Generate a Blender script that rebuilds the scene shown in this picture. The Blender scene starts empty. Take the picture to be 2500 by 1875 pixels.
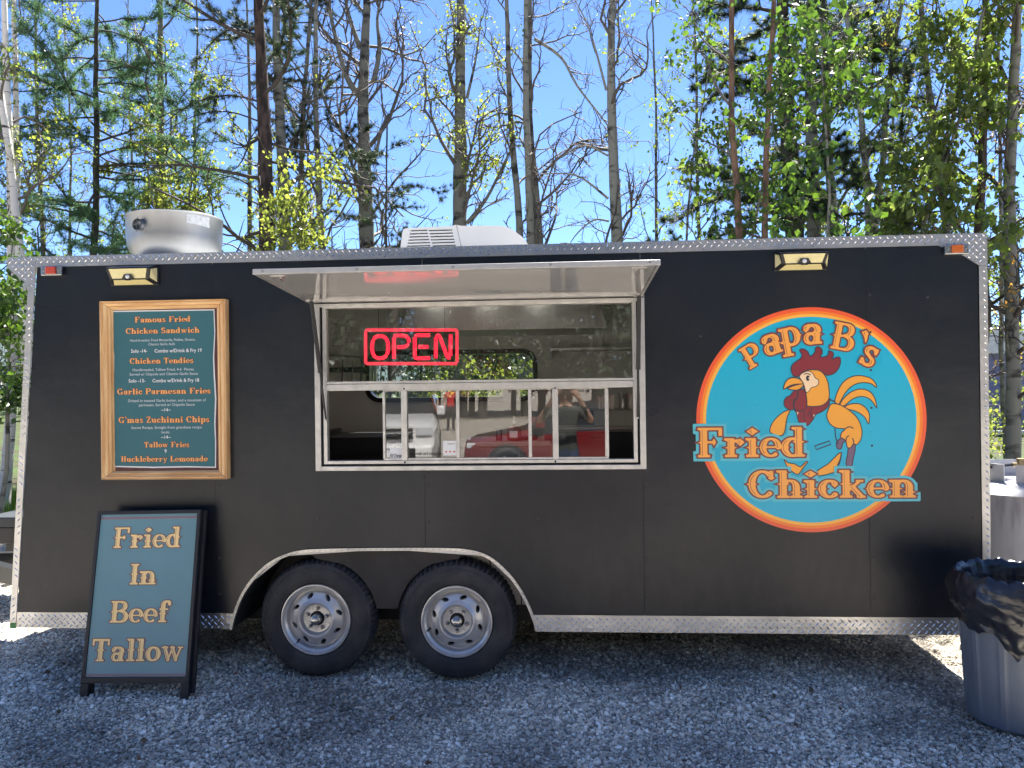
import bpy, bmesh, math, random
import numpy as np
from mathutils import Vector, Matrix, geometry as mgeo
R = math.radians; PI = math.pi
random.seed(7); rng = np.random.default_rng(7)
S = bpy.context.scene; COL = S.collection

# ------------------------------------------------------------------ camera
FPX = 1878.0; CAM = np.array([0.0, -4.5, 1.724])
def _axes(yaw, pitch, roll):
    f = np.array([math.sin(yaw)*math.cos(pitch), math.cos(yaw)*math.cos(pitch), math.sin(pitch)])
    r = np.array([math.cos(yaw), -math.sin(yaw), 0.0]); u = np.cross(r, f)
    return r*math.cos(roll)+u*math.sin(roll), u*math.cos(roll)-r*math.sin(roll), f
CR, CU, CF = _axes(R(-3.747), R(.171), R(-.741))
cam_d = bpy.data.cameras.new('camera'); cam = bpy.data.objects.new('camera', cam_d); COL.objects.link(cam)
m = Matrix.Identity(4)
for i in range(3):
    m[i][0] = CR[i]; m[i][1] = CU[i]; m[i][2] = -CF[i]; m[i][3] = CAM[i]
cam.matrix_world = m
cam_d.sensor_width = 36; cam_d.lens = 36*FPX/2500; cam_d.clip_start = .05; cam_d.clip_end = 9000
S.camera = cam
def P(U, V, y=0.0):
    d = CF + CR*(U-1250)/FPX - CU*(V-937.5)/FPX
    return CAM + d*(y-CAM[1])/d[1]

# ------------------------------------------------------------------ light
SUN_AZ = (0.305, 0.952); SUN_EL = R(57)
world = bpy.data.worlds.new('World'); S.world = world; world.use_nodes = True
nt = world.node_tree; nt.nodes.clear()
def WN(t, **k):
    n = nt.nodes.new(t)
    for a, b in k.items(): setattr(n, a, b)
    return n
sky = WN('ShaderNodeTexSky'); sky.sky_type = 'NISHITA'; sky.sun_disc = False
sky.sun_elevation = SUN_EL; sky.sun_rotation = math.atan2(SUN_AZ[0], SUN_AZ[1])
sky.altitude = 600; sky.air_density = .8; sky.dust_density = 0; sky.ozone_density = 5.5
bg = WN('ShaderNodeBackground'); bg.inputs[1].default_value = .057
wo = WN('ShaderNodeOutputWorld')
tc = WN('ShaderNodeTexCoord'); sp = WN('ShaderNodeSeparateXYZ'); nt.links.new(tc.outputs['Generated'], sp.inputs[0])
mp = WN('ShaderNodeMapping'); mp.inputs['Scale'].default_value = (3, 3, 9); nt.links.new(tc.outputs['Generated'], mp.inputs[0])
cn = WN('ShaderNodeTexNoise'); cn.inputs['Scale'].default_value = 1.6; cn.inputs['Detail'].default_value = 7; nt.links.new(mp.outputs[0], cn.inputs[0])
cr = WN('ShaderNodeMapRange'); cr.inputs[1].default_value = .5; cr.inputs[2].default_value = .62; nt.links.new(cn.outputs[0], cr.inputs[0])
er = WN('ShaderNodeMapRange'); er.inputs[1].default_value = .125; er.inputs[2].default_value = .05; nt.links.new(sp.outputs[2], er.inputs[0])
mm = WN('ShaderNodeMath', operation='MULTIPLY'); nt.links.new(cr.outputs[0], mm.inputs[0]); nt.links.new(er.outputs[0], mm.inputs[1])
mx = WN('ShaderNodeMix', data_type='RGBA'); nt.links.new(mm.outputs[0], mx.inputs[0]); tn = WN('ShaderNodeMix', data_type='RGBA', blend_type='MULTIPLY'); tn.inputs[0].default_value = 1; tn.inputs[7].default_value = (.84, .88, 1.0, 1); nt.links.new(sky.outputs[0], tn.inputs[6]); hs = WN('ShaderNodeHueSaturation'); hs.inputs['Saturation'].default_value = 1.0; nt.links.new(tn.outputs[2], hs.inputs['Color']); nt.links.new(hs.outputs[0], mx.inputs[6])
mx.inputs[7].default_value = (8, 8.6, 9.5, 1)
nt.links.new(mx.outputs[2], bg.inputs[0]); nt.links.new(bg.outputs[0], wo.inputs[0])
sd = bpy.data.lights.new('sun', 'SUN'); sd.energy = 5.0; sd.angle = R(.53); sd.color = (1, .955, .88)
so = bpy.data.objects.new('sun', sd); COL.objects.link(so)
sdir = Vector((SUN_AZ[0]*math.cos(SUN_EL), SUN_AZ[1]*math.cos(SUN_EL), math.sin(SUN_EL)))
so.rotation_euler = sdir.to_track_quat('Z', 'Y').to_euler(); so.location = (4, 14, 18)
S.view_settings.view_transform = 'Standard'; S.view_settings.look = 'None'
S.view_settings.exposure = 2.3; S.view_settings.gamma = 1
S.render.engine = 'CYCLES'
S.cycles.max_bounces = 9; S.cycles.transparent_max_bounces = 10; S.cycles.use_denoising = True
S.cycles.sample_clamp_indirect = 6

# ------------------------------------------------------------------ materials
def srgb(r, g, b):
    f = lambda c: (c/255/12.92) if c/255 <= .04045 else ((c/255+.055)/1.055)**2.4
    return (f(r), f(g), f(b))
MATS = {}
def mat(name, col, rough=.5, metal=0.0, noise=0.0, nscale=8.0, bump=0.0, bscale=60.0, spec=.5, col2=None,
        emit=None, estr=0, stretch=(1, 1, 1), coat=0, rvar=0, detail=4, thr=None):
    m = bpy.data.materials.new(name); m.use_nodes = True; t = m.node_tree; b = t.nodes['Principled BSDF']; MATS[name] = m
    b.inputs['Base Color'].default_value = (*col, 1); b.inputs['Roughness'].default_value = rough
    b.inputs['Metallic'].default_value = metal; b.inputs['Specular IOR Level'].default_value = spec
    if coat: b.inputs['Coat Weight'].default_value = coat; b.inputs['Coat Roughness'].default_value = .08
    if emit: b.inputs['Emission Color'].default_value = (*emit, 1); b.inputs['Emission Strength'].default_value = estr
    co = t.nodes.new('ShaderNodeTexCoord'); mpn = t.nodes.new('ShaderNodeMapping'); mpn.inputs['Scale'].default_value = stretch
    t.links.new(co.outputs['Object'], mpn.inputs[0])
    if noise or col2 or rvar:
        n = t.nodes.new('ShaderNodeTexNoise'); n.inputs['Scale'].default_value = nscale; n.inputs['Detail'].default_value = detail
        t.links.new(mpn.outputs[0], n.inputs[0])
        if noise or col2:
            mr = t.nodes.new('ShaderNodeMapRange')
            lo, hi = thr or (.3, .7)
            mr.inputs[1].default_value = lo; mr.inputs[2].default_value = hi; t.links.new(n.outputs[0], mr.inputs[0])
            mi = t.nodes.new('ShaderNodeMix'); mi.data_type = 'RGBA'; t.links.new(mr.outputs[0], mi.inputs[0])
            c2 = col2 or tuple(c*(1-noise) for c in col)
            mi.inputs[6].default_value = (*col, 1); mi.inputs[7].default_value = (*c2, 1)
            t.links.new(mi.outputs[2], b.inputs['Base Color'])
        if rvar:
            rr = t.nodes.new('ShaderNodeMapRange'); rr.inputs[1].default_value = .15; rr.inputs[2].default_value = .85
            rr.inputs[3].default_value = max(0.02, rough-rvar); rr.inputs[4].default_value = rough+rvar
            t.links.new(n.outputs[0], rr.inputs[0]); t.links.new(rr.outputs[0], b.inputs['Roughness'])
    if bump:
        n2 = t.nodes.new('ShaderNodeTexNoise'); n2.inputs['Scale'].default_value = bscale; n2.inputs['Detail'].default_value = 5
        t.links.new(mpn.outputs[0], n2.inputs[0])
        bp = t.nodes.new('ShaderNodeBump'); bp.inputs['Strength'].default_value = bump; bp.inputs['Distance'].default_value = .02
        t.links.new(n2.outputs[0], bp.inputs['Height']); t.links.new(bp.outputs[0], b.inputs['Normal'])
    return m
M_panel = mat('black_panel_paint', (.0095, .0140, .0215), .33, spec=.38, noise=.3, nscale=.9, bump=.16, bscale=1.3, rvar=.13, detail=1.5)
M_alu = mat('brushed_aluminium', (.29, .30, .31), .4, .92, noise=.12, nscale=2, stretch=(4, 4, .6), bump=.02, bscale=90, rvar=.05)
M_frame = mat('mill_aluminium', (.62, .615, .60), .42, .75, noise=.22, nscale=14, bump=.04, bscale=60, rvar=.1)
M_tread = mat('tread_plate_metal', (.58, .58, .575), .38, .9, noise=.3, nscale=3.5, bump=.12, bscale=24, rvar=.14, detail=7)
M_treadd = mat('tread_bar_metal', (.86, .86, .85), .26, .9)
M_under = mat('polished_white_underside', (.36, .36, .36), .07, .0, spec=1.0, noise=.12, nscale=1.2, bump=.02, bscale=.9, stretch=(1, 3, 1), coat=.4)
M_black = mat('black_plastic', (.012, .013, .015), .4, bump=.05, bscale=120)
M_rubber = mat('tyre_rubber', (.026, .027, .031), .75, noise=.45, nscale=7, bump=.25, bscale=45, col2=(.06, .058, .056), thr=(.42, .72), detail=8)
M_rim = mat('silver_rim_paint', (.64, .635, .63), .36, .6, noise=.2, nscale=11, rvar=.1, bump=.02)
M_chrome = mat('chrome', (.5, .5, .5), .27, 1)
M_dark = mat('dark_void', (.006, .006, .007), .8)
M_arch = mat('arch_liner_paint', (.03, .028, .03), .6, noise=.5, nscale=6, bump=.2, bscale=30)
M_white = mat('white_plastic_shroud', (.60, .60, .59), .35, noise=.08, nscale=4)
M_screw = mat('screw_steel', (.3, .3, .3), .4, .8)
M_panelscrew = mat('black_screw', (.055, .056, .06), .35, .5)
M_amber = mat('amber_lens', (.55, .13, .03), .2, coat=.5)
M_redlens = mat('red_lens', (.55, .07, .04), .2, coat=.5)
M_led = mat('led_array_yellow', (.84, .74, .36), .35, noise=.15, nscale=120)
M_solar = mat('solar_cell', (.01, .014, .03), .12, coat=.6)
M_grey_in = mat('interior_wall', (.8, .8, .76), .5, noise=.1, nscale=3)
M_steel = mat('stainless_steel', (.5, .5, .5), .3, 1, bump=.03, bscale=40)
M_counter = mat('counter_laminate', (.48, .46, .42), .5, noise=.3, nscale=5, stretch=(1, 1, 12))
M_black_eq = mat('black_equipment', (.03, .032, .038), .3)
M_signblack = mat('sign_frame_black', (.013, .015, .02), .5, bump=.08, bscale=50)
M_teal_a = mat('teal_board_paint', srgb(112, 152, 160), .35, noise=.12, nscale=2.5, bump=.03, bscale=20, rvar=.08)
M_tanline = mat('faded_red_line', srgb(140, 112, 120), .5)
M_cream_l = mat('cream_orange_lettering', srgb(255, 222, 154), .45, noise=.08, nscale=20)
M_brown_l = mat('brown_lettering_outline', srgb(128, 82, 84), .5)
M_teal_m = mat('teal_menu_paper', srgb(48, 104, 112), .6, noise=.06, nscale=5)
M_whitepap = mat('white_paper', (.78, .79, .8), .6)
M_orange_m = mat('orange_menu_lettering', srgb(240, 172, 104), .6)
M_brown_m = mat('brown_menu_outline', srgb(92, 58, 50), .6)
M_menuback = mat('red_brown_backing', srgb(92, 50, 48), .6, noise=.3, nscale=30)
M_wood = mat('varnished_pine', srgb(238, 202, 148), .42, noise=.42, nscale=3.5, stretch=(9, 9, 1), bump=.08, bscale=18, detail=8, col2=srgb(205, 152, 94))
M_woodh = mat('varnished_pine_horizontal', srgb(238, 202, 148), .42, noise=.42, nscale=3.5, stretch=(1, 9, 9), bump=.08, bscale=18, detail=8, col2=srgb(205, 152, 94))
M_lteal = mat('logo_teal_vinyl', srgb(16, 178, 208), .3, noise=.05, nscale=2)
M_lteal2 = mat('logo_halo_vinyl', srgb(84, 190, 204), .3)
M_lred = mat('logo_red_orange_vinyl', srgb(242, 92, 52), .32)
M_lred2 = mat('logo_orange_vinyl', srgb(252, 132, 42), .32)
M_lyel = mat('logo_yellow_vinyl', srgb(255, 184, 72), .32)
M_lor = mat('logo_letter_orange', srgb(250, 170, 78), .32)
M_lbr = mat('logo_letter_brown', srgb(120, 62, 66), .35)
M_rline = mat('rooster_outline', srgb(58, 52, 66), .35)
M_rmar = mat('rooster_maroon', srgb(136, 40, 52), .35)
M_ror = mat('rooster_orange', srgb(244, 166, 58), .35)
M_rcream = mat('rooster_cream', srgb(250, 216, 172), .35)
M_rpur = mat('rooster_purple', srgb(116, 92, 118), .35)
M_neon = mat('neon_red_tube', (.9, .02, .06), .3, emit=(1.0, .02, .055), estr=.36)
M_neon2 = mat('neon_border_tube', (.85, .03, .07), .3, emit=(1.0, .06, .10), estr=.23)
M_can = mat('grey_can_plastic', (.14, .165, .205), .42, noise=.12, nscale=5, bump=.05, bscale=30)
M_tank = mat('weathered_tank_paint', (.50, .50, .52), .45, noise=.55, nscale=5, stretch=(3, 3, .5), bump=.06, detail=8, col2=(.28, .27, .29), thr=(.52, .72))
M_tankp = mat('pale_guard_paint', (.74, .73, .72), .5, noise=.25, nscale=9)
M_rust = mat('rust_stamp', (.12, .05, .035), .8)
M_bag = mat('black_bin_bag', (.013, .014, .019), .25, bump=.42, bscale=7, spec=.7, stretch=(.8, .8, 2.4))
M_green = mat('green_paint_mark', (.09, .30, .08), .6)
M_red_cup = mat('red_striped_cup', (.55, .08, .07), .5, col2=(.8, .75, .7), nscale=40, thr=(.45, .5), stretch=(1, 1, .01))
t = M_panel.node_tree; L_ = t.links.new; pb_ = t.nodes['Principled BSDF']; src = pb_.inputs['Base Color'].links[0].from_socket
co_ = t.nodes.new('ShaderNodeTexCoord'); sx_ = t.nodes.new('ShaderNodeSeparateXYZ'); L_(co_.outputs['Object'], sx_.inputs[0])
nz = t.nodes.new('ShaderNodeTexNoise'); nz.inputs['Scale'].default_value = 14; nz.inputs['Detail'].default_value = 9; nz.inputs['Roughness'].default_value = .7; mpz = t.nodes.new('ShaderNodeMapping'); mpz.inputs['Scale'].default_value = (1, 1, .5); L_(co_.outputs['Object'], mpz.inputs[0]); L_(mpz.outputs[0], nz.inputs['Vector'])
hz_ = t.nodes.new('ShaderNodeMapRange'); hz_.inputs[1].default_value = .95; hz_.inputs[2].default_value = .40; hz_.inputs[3].default_value = .06; hz_.inputs[4].default_value = .2; L_(sx_.outputs[2], hz_.inputs[0])
nm_ = t.nodes.new('ShaderNodeMapRange'); nm_.inputs[1].default_value = .42; nm_.inputs[2].default_value = .75; L_(nz.outputs[0], nm_.inputs[0])
ml_ = t.nodes.new('ShaderNodeMath'); ml_.operation = 'MULTIPLY'; L_(hz_.outputs[0], ml_.inputs[0]); L_(nm_.outputs[0], ml_.inputs[1])
mz_ = t.nodes.new('ShaderNodeMix'); mz_.data_type = 'RGBA'; L_(ml_.outputs[0], mz_.inputs[0]); L_(src, mz_.inputs[6]); mz_.inputs[7].default_value = (.07, .07, .075, 1); L_(mz_.outputs[2], pb_.inputs['Base Color'])
for n_ in t.nodes:
    if n_.type == 'BUMP': n_.inputs['Distance'].default_value = .09
# glass: thin, reflective
def glass_mat(name, tint, k=1.0):
    m = bpy.data.materials.new(name); m.use_nodes = True; t = m.node_tree; t.nodes.clear()
    o = t.nodes.new('ShaderNodeOutputMaterial'); mi = t.nodes.new('ShaderNodeMixShader'); fr = t.nodes.new('ShaderNodeFresnel'); fr.inputs[0].default_value = 1.5
    mu = t.nodes.new('ShaderNodeMath'); mu.operation = 'MULTIPLY_ADD'; mu.inputs[1].default_value = 1.7*k; mu.inputs[2].default_value = .06*k
    tr = t.nodes.new('ShaderNodeBsdfTransparent'); tr.inputs[0].default_value = (*tint, 1); gl = t.nodes.new('ShaderNodeBsdfGlossy'); gl.inputs['Roughness'].default_value = 0.0
    gl.inputs[0].default_value = (1, 1, 1, 1)
    t.links.new(fr.outputs[0], mu.inputs[0]); t.links.new(mu.outputs[0], mi.inputs[0]); t.links.new(tr.outputs[0], mi.inputs[1]); t.links.new(gl.outputs[0], mi.inputs[2]); t.links.new(mi.outputs[0], o.inputs[0])
    return m
M_glass = glass_mat('window_glass', (.85, .87, .86), .95)
M_carglass = mat('car_glass', (.02, .024, .028), .0, spec=.4)
def leaf_mat(name, c1, c2, trans=.55, tcol=None, rough=.45):
    m = bpy.data.materials.new(name); m.use_nodes = True; t = m.node_tree; t.nodes.clear()
    o = t.nodes.new('ShaderNodeOutputMaterial'); ad = t.nodes.new('ShaderNodeMixShader'); ad.inputs[0].default_value = trans
    df = t.nodes.new('ShaderNodeBsdfPrincipled'); df.inputs['Roughness'].default_value = rough
    tl = t.nodes.new('ShaderNodeBsdfTranslucent')
    g = t.nodes.new('ShaderNodeNewGeometry'); mi = t.nodes.new('ShaderNodeMix'); mi.data_type = 'RGBA'
    mi.inputs[6].default_value = (*c1, 1); mi.inputs[7].default_value = (*c2, 1)
    t.links.new(g.outputs['Random Per Island'], mi.inputs[0]); t.links.new(mi.outputs[2], df.inputs['Base Color'])
    h = t.nodes.new('ShaderNodeMix'); h.data_type = 'RGBA'; h.blend_type = 'MULTIPLY'; h.inputs[0].default_value = 1
    tcol = tcol or (2.0, 2.05, 1.0)
    h.inputs[7].default_value = (*tcol, 1); h.clamp_result = False
    t.links.new(mi.outputs[2], h.inputs[6]); t.links.new(h.outputs[2], tl.inputs[0])
    t.links.new(df.outputs[0], ad.inputs[1]); t.links.new(tl.outputs[0], ad.inputs[2]); t.links.new(ad.outputs[0], o.inputs[0])
    return m
M_leaf = leaf_mat('spring_leaf', (.08, .12, .035), (.13, .165, .05))
M_leafy = leaf_mat('young_yellow_leaf', (.12, .15, .04), (.18, .20, .06))
M_leafd = leaf_mat('full_green_leaf', (.035, .075, .014), (.075, .13, .024), .4)
M_larch = leaf_mat('larch_needle', (.055, .115, .06), (.085, .16, .08), .5, (1.6, 1.7, 1.2))
M_pine = leaf_mat('pine_needle', (.022, .042, .022), (.05, .075, .035), .25, (1.5, 1.6, .9))
M_grass = leaf_mat('grass_blade', (.05, .11, .018), (.11, .18, .03), .45)
M_orleaf = leaf_mat('russet_bud_leaf', (.28, .15, .04), (.32, .24, .06), .5, (1.8, 1.6, 1))
def bark(name, c1, c2, scale, stretch, bump=.5, thr=(.45, .6), spots=None):
    m = mat(name, c1, .85, col2=c2, nscale=scale, stretch=stretch, bump=bump, bscale=scale*1.5, detail=8, thr=thr, spec=.2)
    return m
M_aspen = bark('aspen_bark', (.27, .27, .23), (.055, .05, .045), 2.6, (1.2, 1.2, 3.2), .5, (.55, .68))
M_aspend = bark('shaded_aspen_bark', (.20, .20, .17), (.04, .038, .035), 2.8, (1, 1, 2.4), .5, (.5, .64))  # darker copy of the aspen bark, backlit shade put into its colour
M_birch = bark('birch_bark', (.62, .60, .56), (.06, .055, .05), 3.2, (1, 1, 6), .4, (.58, .66))
M_pbark = bark('pine_bark', (.085, .06, .05), (.03, .024, .022), 9, (1.5, 1.5, .5), .9)
M_rbark = bark('reddish_bark', (.20, .125, .085), (.10, .065, .05), 7, (1.5, 1.5, .6), .7)
M_larchb = bark('larch_bark', (.075, .07, .055), (.03, .03, .026), 8, (1.5, 1.5, .6), .8)
M_twig = mat('grey_twig', (.115, .10, .09), .8)
M_twigd = mat('dark_twig', (.06, .05, .045), .8)

# ------------------------------------------------------------------ builders
def link(name, me, m=None, parent=None, smooth=False, bevel=0):
    o = bpy.data.objects.new(name, me); COL.objects.link(o)
    if m is not None:
        if not me.materials: me.materials.append(m)
    if parent is not None: o.parent = parent
    if smooth:
        for p in me.polygons: p.use_smooth = True
    if bevel:
        b = o.modifiers.new('bevel', 'BEVEL'); b.width = bevel; b.segments = 2; b.limit_method = 'ANGLE'
    return o
def tag(o, label=None, cat=None, group=None, kind=None):
    if label: o['label'] = label
    if cat: o['category'] = cat
    if group: o['group'] = group
    if kind: o['kind'] = kind
    return o
def empty(name, loc=(0, 0, 0), rz=0):
    o = bpy.data.objects.new(name, None); COL.objects.link(o); o.location = loc; o.rotation_euler = (0, 0, rz); o.empty_display_size = .1
    return o
class MB:
    def __init__(s, off=(0, 0, 0)): s.v = []; s.f = []; s.off = np.array(off, float)
    def add(s, vs, fs):
        n = len(s.v); s.v += [tuple(np.asarray(p, float)-s.off) for p in vs]; s.f += [tuple(i+n for i in f) for f in fs]; return s
    def box(s, x0, x1, y0, y1, z0, z1):
        return s.add([(x0, y0, z0), (x1, y0, z0), (x1, y1, z0), (x0, y1, z0), (x0, y0, z1), (x1, y0, z1), (x1, y1, z1), (x0, y1, z1)],
                     [(0, 3, 2, 1), (4, 5, 6, 7), (0, 1, 5, 4), (1, 2, 6, 5), (2, 3, 7, 6), (3, 0, 4, 7)])
    def bar(s, a, b, w, h=None, up=(0, 0, 1)):
        a = Vector(a); b = Vector(b); d = (b-a).normalized(); h = h or w
        x = d.cross(Vector(up)); x = (x if x.length > 1e-4 else Vector((1, 0, 0))).normalized(); z = x.cross(d)
        vs = [p+x*(w/2*i)+z*(h/2*j) for p in (a, b) for i, j in ((-1, -1), (1, -1), (1, 1), (-1, 1))]
        return s.add(vs, [(3, 2, 1, 0), (4, 5, 6, 7), (0, 1, 5, 4), (1, 2, 6, 5), (2, 3, 7, 6), (3, 0, 4, 7)])
    def tube(s, pts, r, n=10, caps=True):
        pts = [Vector(p) for p in pts]; rs = r if hasattr(r, '__len__') else [r]*len(pts); vs = []; fs = []
        for i, p in enumerate(pts):
            d = (pts[min(i+1, len(pts)-1)]-pts[max(i-1, 0)]).normalized()
            u = d.cross(Vector((.3, .2, 1)) if abs(d.z) < .9 else Vector((1, 0, 0))).normalized(); w = d.cross(u)
            vs += [p+(u*math.cos(2*PI*k/n)+w*math.sin(2*PI*k/n))*rs[i] for k in range(n)]
        for i in range(len(pts)-1):
            for k in range(n): fs.append((i*n+k, i*n+(k+1) % n, (i+1)*n+(k+1) % n, (i+1)*n+k))
        if caps: fs += [tuple(range(n-1, -1, -1)), tuple((len(pts)-1)*n+k for k in range(n))]
        return s.add(vs, fs)
    def lathe(s, prof, c=(0, 0, 0), axis='z', n=48, mod=None, close=False):
        vs = []; fs = []
        for k in range(n):
            a = 2*PI*k/n
            for i, (r, h) in enumerate(prof):
                if mod: r = mod(r, h, a, i)
                if axis == 'z': vs.append((c[0]+r*math.cos(a), c[1]+r*math.sin(a), c[2]+h))
                else: vs.append((c[0]+r*math.cos(a), c[1]+h, c[2]+r*math.sin(a)))
        q = len(prof)
        for k in range(n):
            for i in range(q-1+(1 if close else 0)):
                j = (i+1) % q; k2 = (k+1) % n
                f = (k*q+i, k2*q+i, k2*q+j, k*q+j)
                fs.append(f if axis == 'z' else f[::-1])
        return s.add(vs, fs)
    def prism(s, poly, y0, y1):  # polygon in (x,z), extruded in y
        n = len(poly); vs = [(p[0], y0, p[1]) for p in poly]+[(p[0], y1, p[1]) for p in poly]
        tri = mgeo.tessellate_polygon([[Vector((p[0], p[1], 0)) for p in poly]])
        fs = [tuple(t) for t in tri]+[tuple(i+n for i in t[::-1]) for t in tri]
        fs += [(i, (i+1) % n, (i+1) % n+n, i+n) for i in range(n)]
        return s.add(vs, fs)
    def build(s, name, m=None, parent=None, smooth=False, bevel=0, fixn=True):
        me = bpy.data.meshes.new(name); me.from_pydata(s.v, [], s.f); me.update()
        if fixn:
            b = bmesh.new(); b.from_mesh(me); bmesh.ops.recalc_face_normals(b, faces=b.faces); b.to_mesh(me); b.free()
        o = link(name, me, m, parent, smooth, bevel)
        if parent is None: o.location = Vector(s.off)
        return o
def smooth_angle(o, ang=35):
    me = o.data
    for p in me.polygons: p.use_smooth = True
    b = bmesh.new(); b.from_mesh(me)
    for e in b.edges:
        if len(e.link_faces) == 2 and e.calc_face_angle(0) > R(ang): e.smooth = False
    b.to_mesh(me); b.free()
    return o
def flat(polys, y, name, m, parent=None, thick=0):
    """closed polygons in (x,z) laid on plane y"""
    b = MB()
    for poly in polys:
        tri = mgeo.tessellate_polygon([[Vector((p[0], p[1], 0)) for p in poly]])
        vs = [(p[0], y, p[1]) for p in poly]
        fs = []
        for t in tri:
            a, c, d = [Vector((poly[i][0], poly[i][1], 0)) for i in t]
            fs.append(tuple(t) if (c-a).cross(d-a).z > 0 else tuple(t[::-1]))
        b.add(vs, fs)
    return b.build(name, m, parent, fixn=False)
def catmull(pts, k=5, closed=True):
    out = []; n = len(pts)
    for i in range(n if closed else n-1):
        p = [np.array(pts[(i+j) % n] if closed else pts[min(max(i+j, 0), n-1)], float) for j in (-1, 0, 1, 2)]
        for t in np.linspace(0, 1, k, endpoint=False):
            out.append(tuple(.5*((2*p[1])+(p[2]-p[0])*t+(2*p[0]-5*p[1]+4*p[2]-p[3])*t*t+(3*p[1]-p[0]-3*p[2]+p[3])*t**3)))
    if not closed: out.append(tuple(pts[-1]))
    return out
def ribbon(pts, w, closed):
    """quads along an (x,z) polyline"""
    n = len(pts); quads = []; L = []; Rr = []
    for i in range(n):
        a = np.array(pts[i-1] if (closed or i > 0) else pts[i]); c = np.array(pts[(i+1) % n] if (closed or i < n-1) else pts[i])
        d = c-a; d = d/(np.linalg.norm(d)+1e-9); nn = np.array([-d[1], d[0]])*w/2
        L.append(tuple(np.array(pts[i])+nn)); Rr.append(tuple(np.array(pts[i])-nn))
    for i in range(n if closed else n-1):
        j = (i+1) % n; quads.append([L[i], L[j], Rr[j], Rr[i]])
    return quads

# ------------------------------------------------------------------ slab-serif lettering from signed distance
TW, TN = .205, .09
def _arc(cx, cy, rx, ry, a0, a1, tk=TW, tn=TN):
    n = 40; a = np.radians(np.linspace(a0, a1, n)); rad = (tn+(tk-tn)*np.abs(np.cos(a))**1.5)/2
    return ('pts', np.stack([cx+rx*np.cos(a), cy+ry*np.sin(a), rad], 1))
def _stem(x, y0, y1, sb=1, st=0, spur=1, w=TW):
    out = [('box', x-w/2, y0, x+w/2, y1)]
    if sb: out += [('box', x-w/2-.085, y0, x+w/2+.085, y0+.075), ('dia', x, y0+.075, w/2+.06, .07)]
    if st == 1: out += [('box', x-w/2-.085, y1-.075, x+w/2+.085, y1), ('dia', x, y1-.075, w/2+.06, .07)]
    if st == 2: out += [('box', x-w/2-.1, y1-.075, x+w/2, y1), ('dia', x-.02, y1-.075, w/2+.06, .07)]
    if spur: out += [('dia', x, (y0+y1)/2, w/2+.085, .075)]
    return out
def _diag(x0, y0, x1, y1, w):
    n = 30; t = np.linspace(0, 1, n); return ('pts', np.stack([x0+(x1-x0)*t, y0+(y1-y0)*t, np.full(n, w/2)], 1))
X = .64
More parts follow.
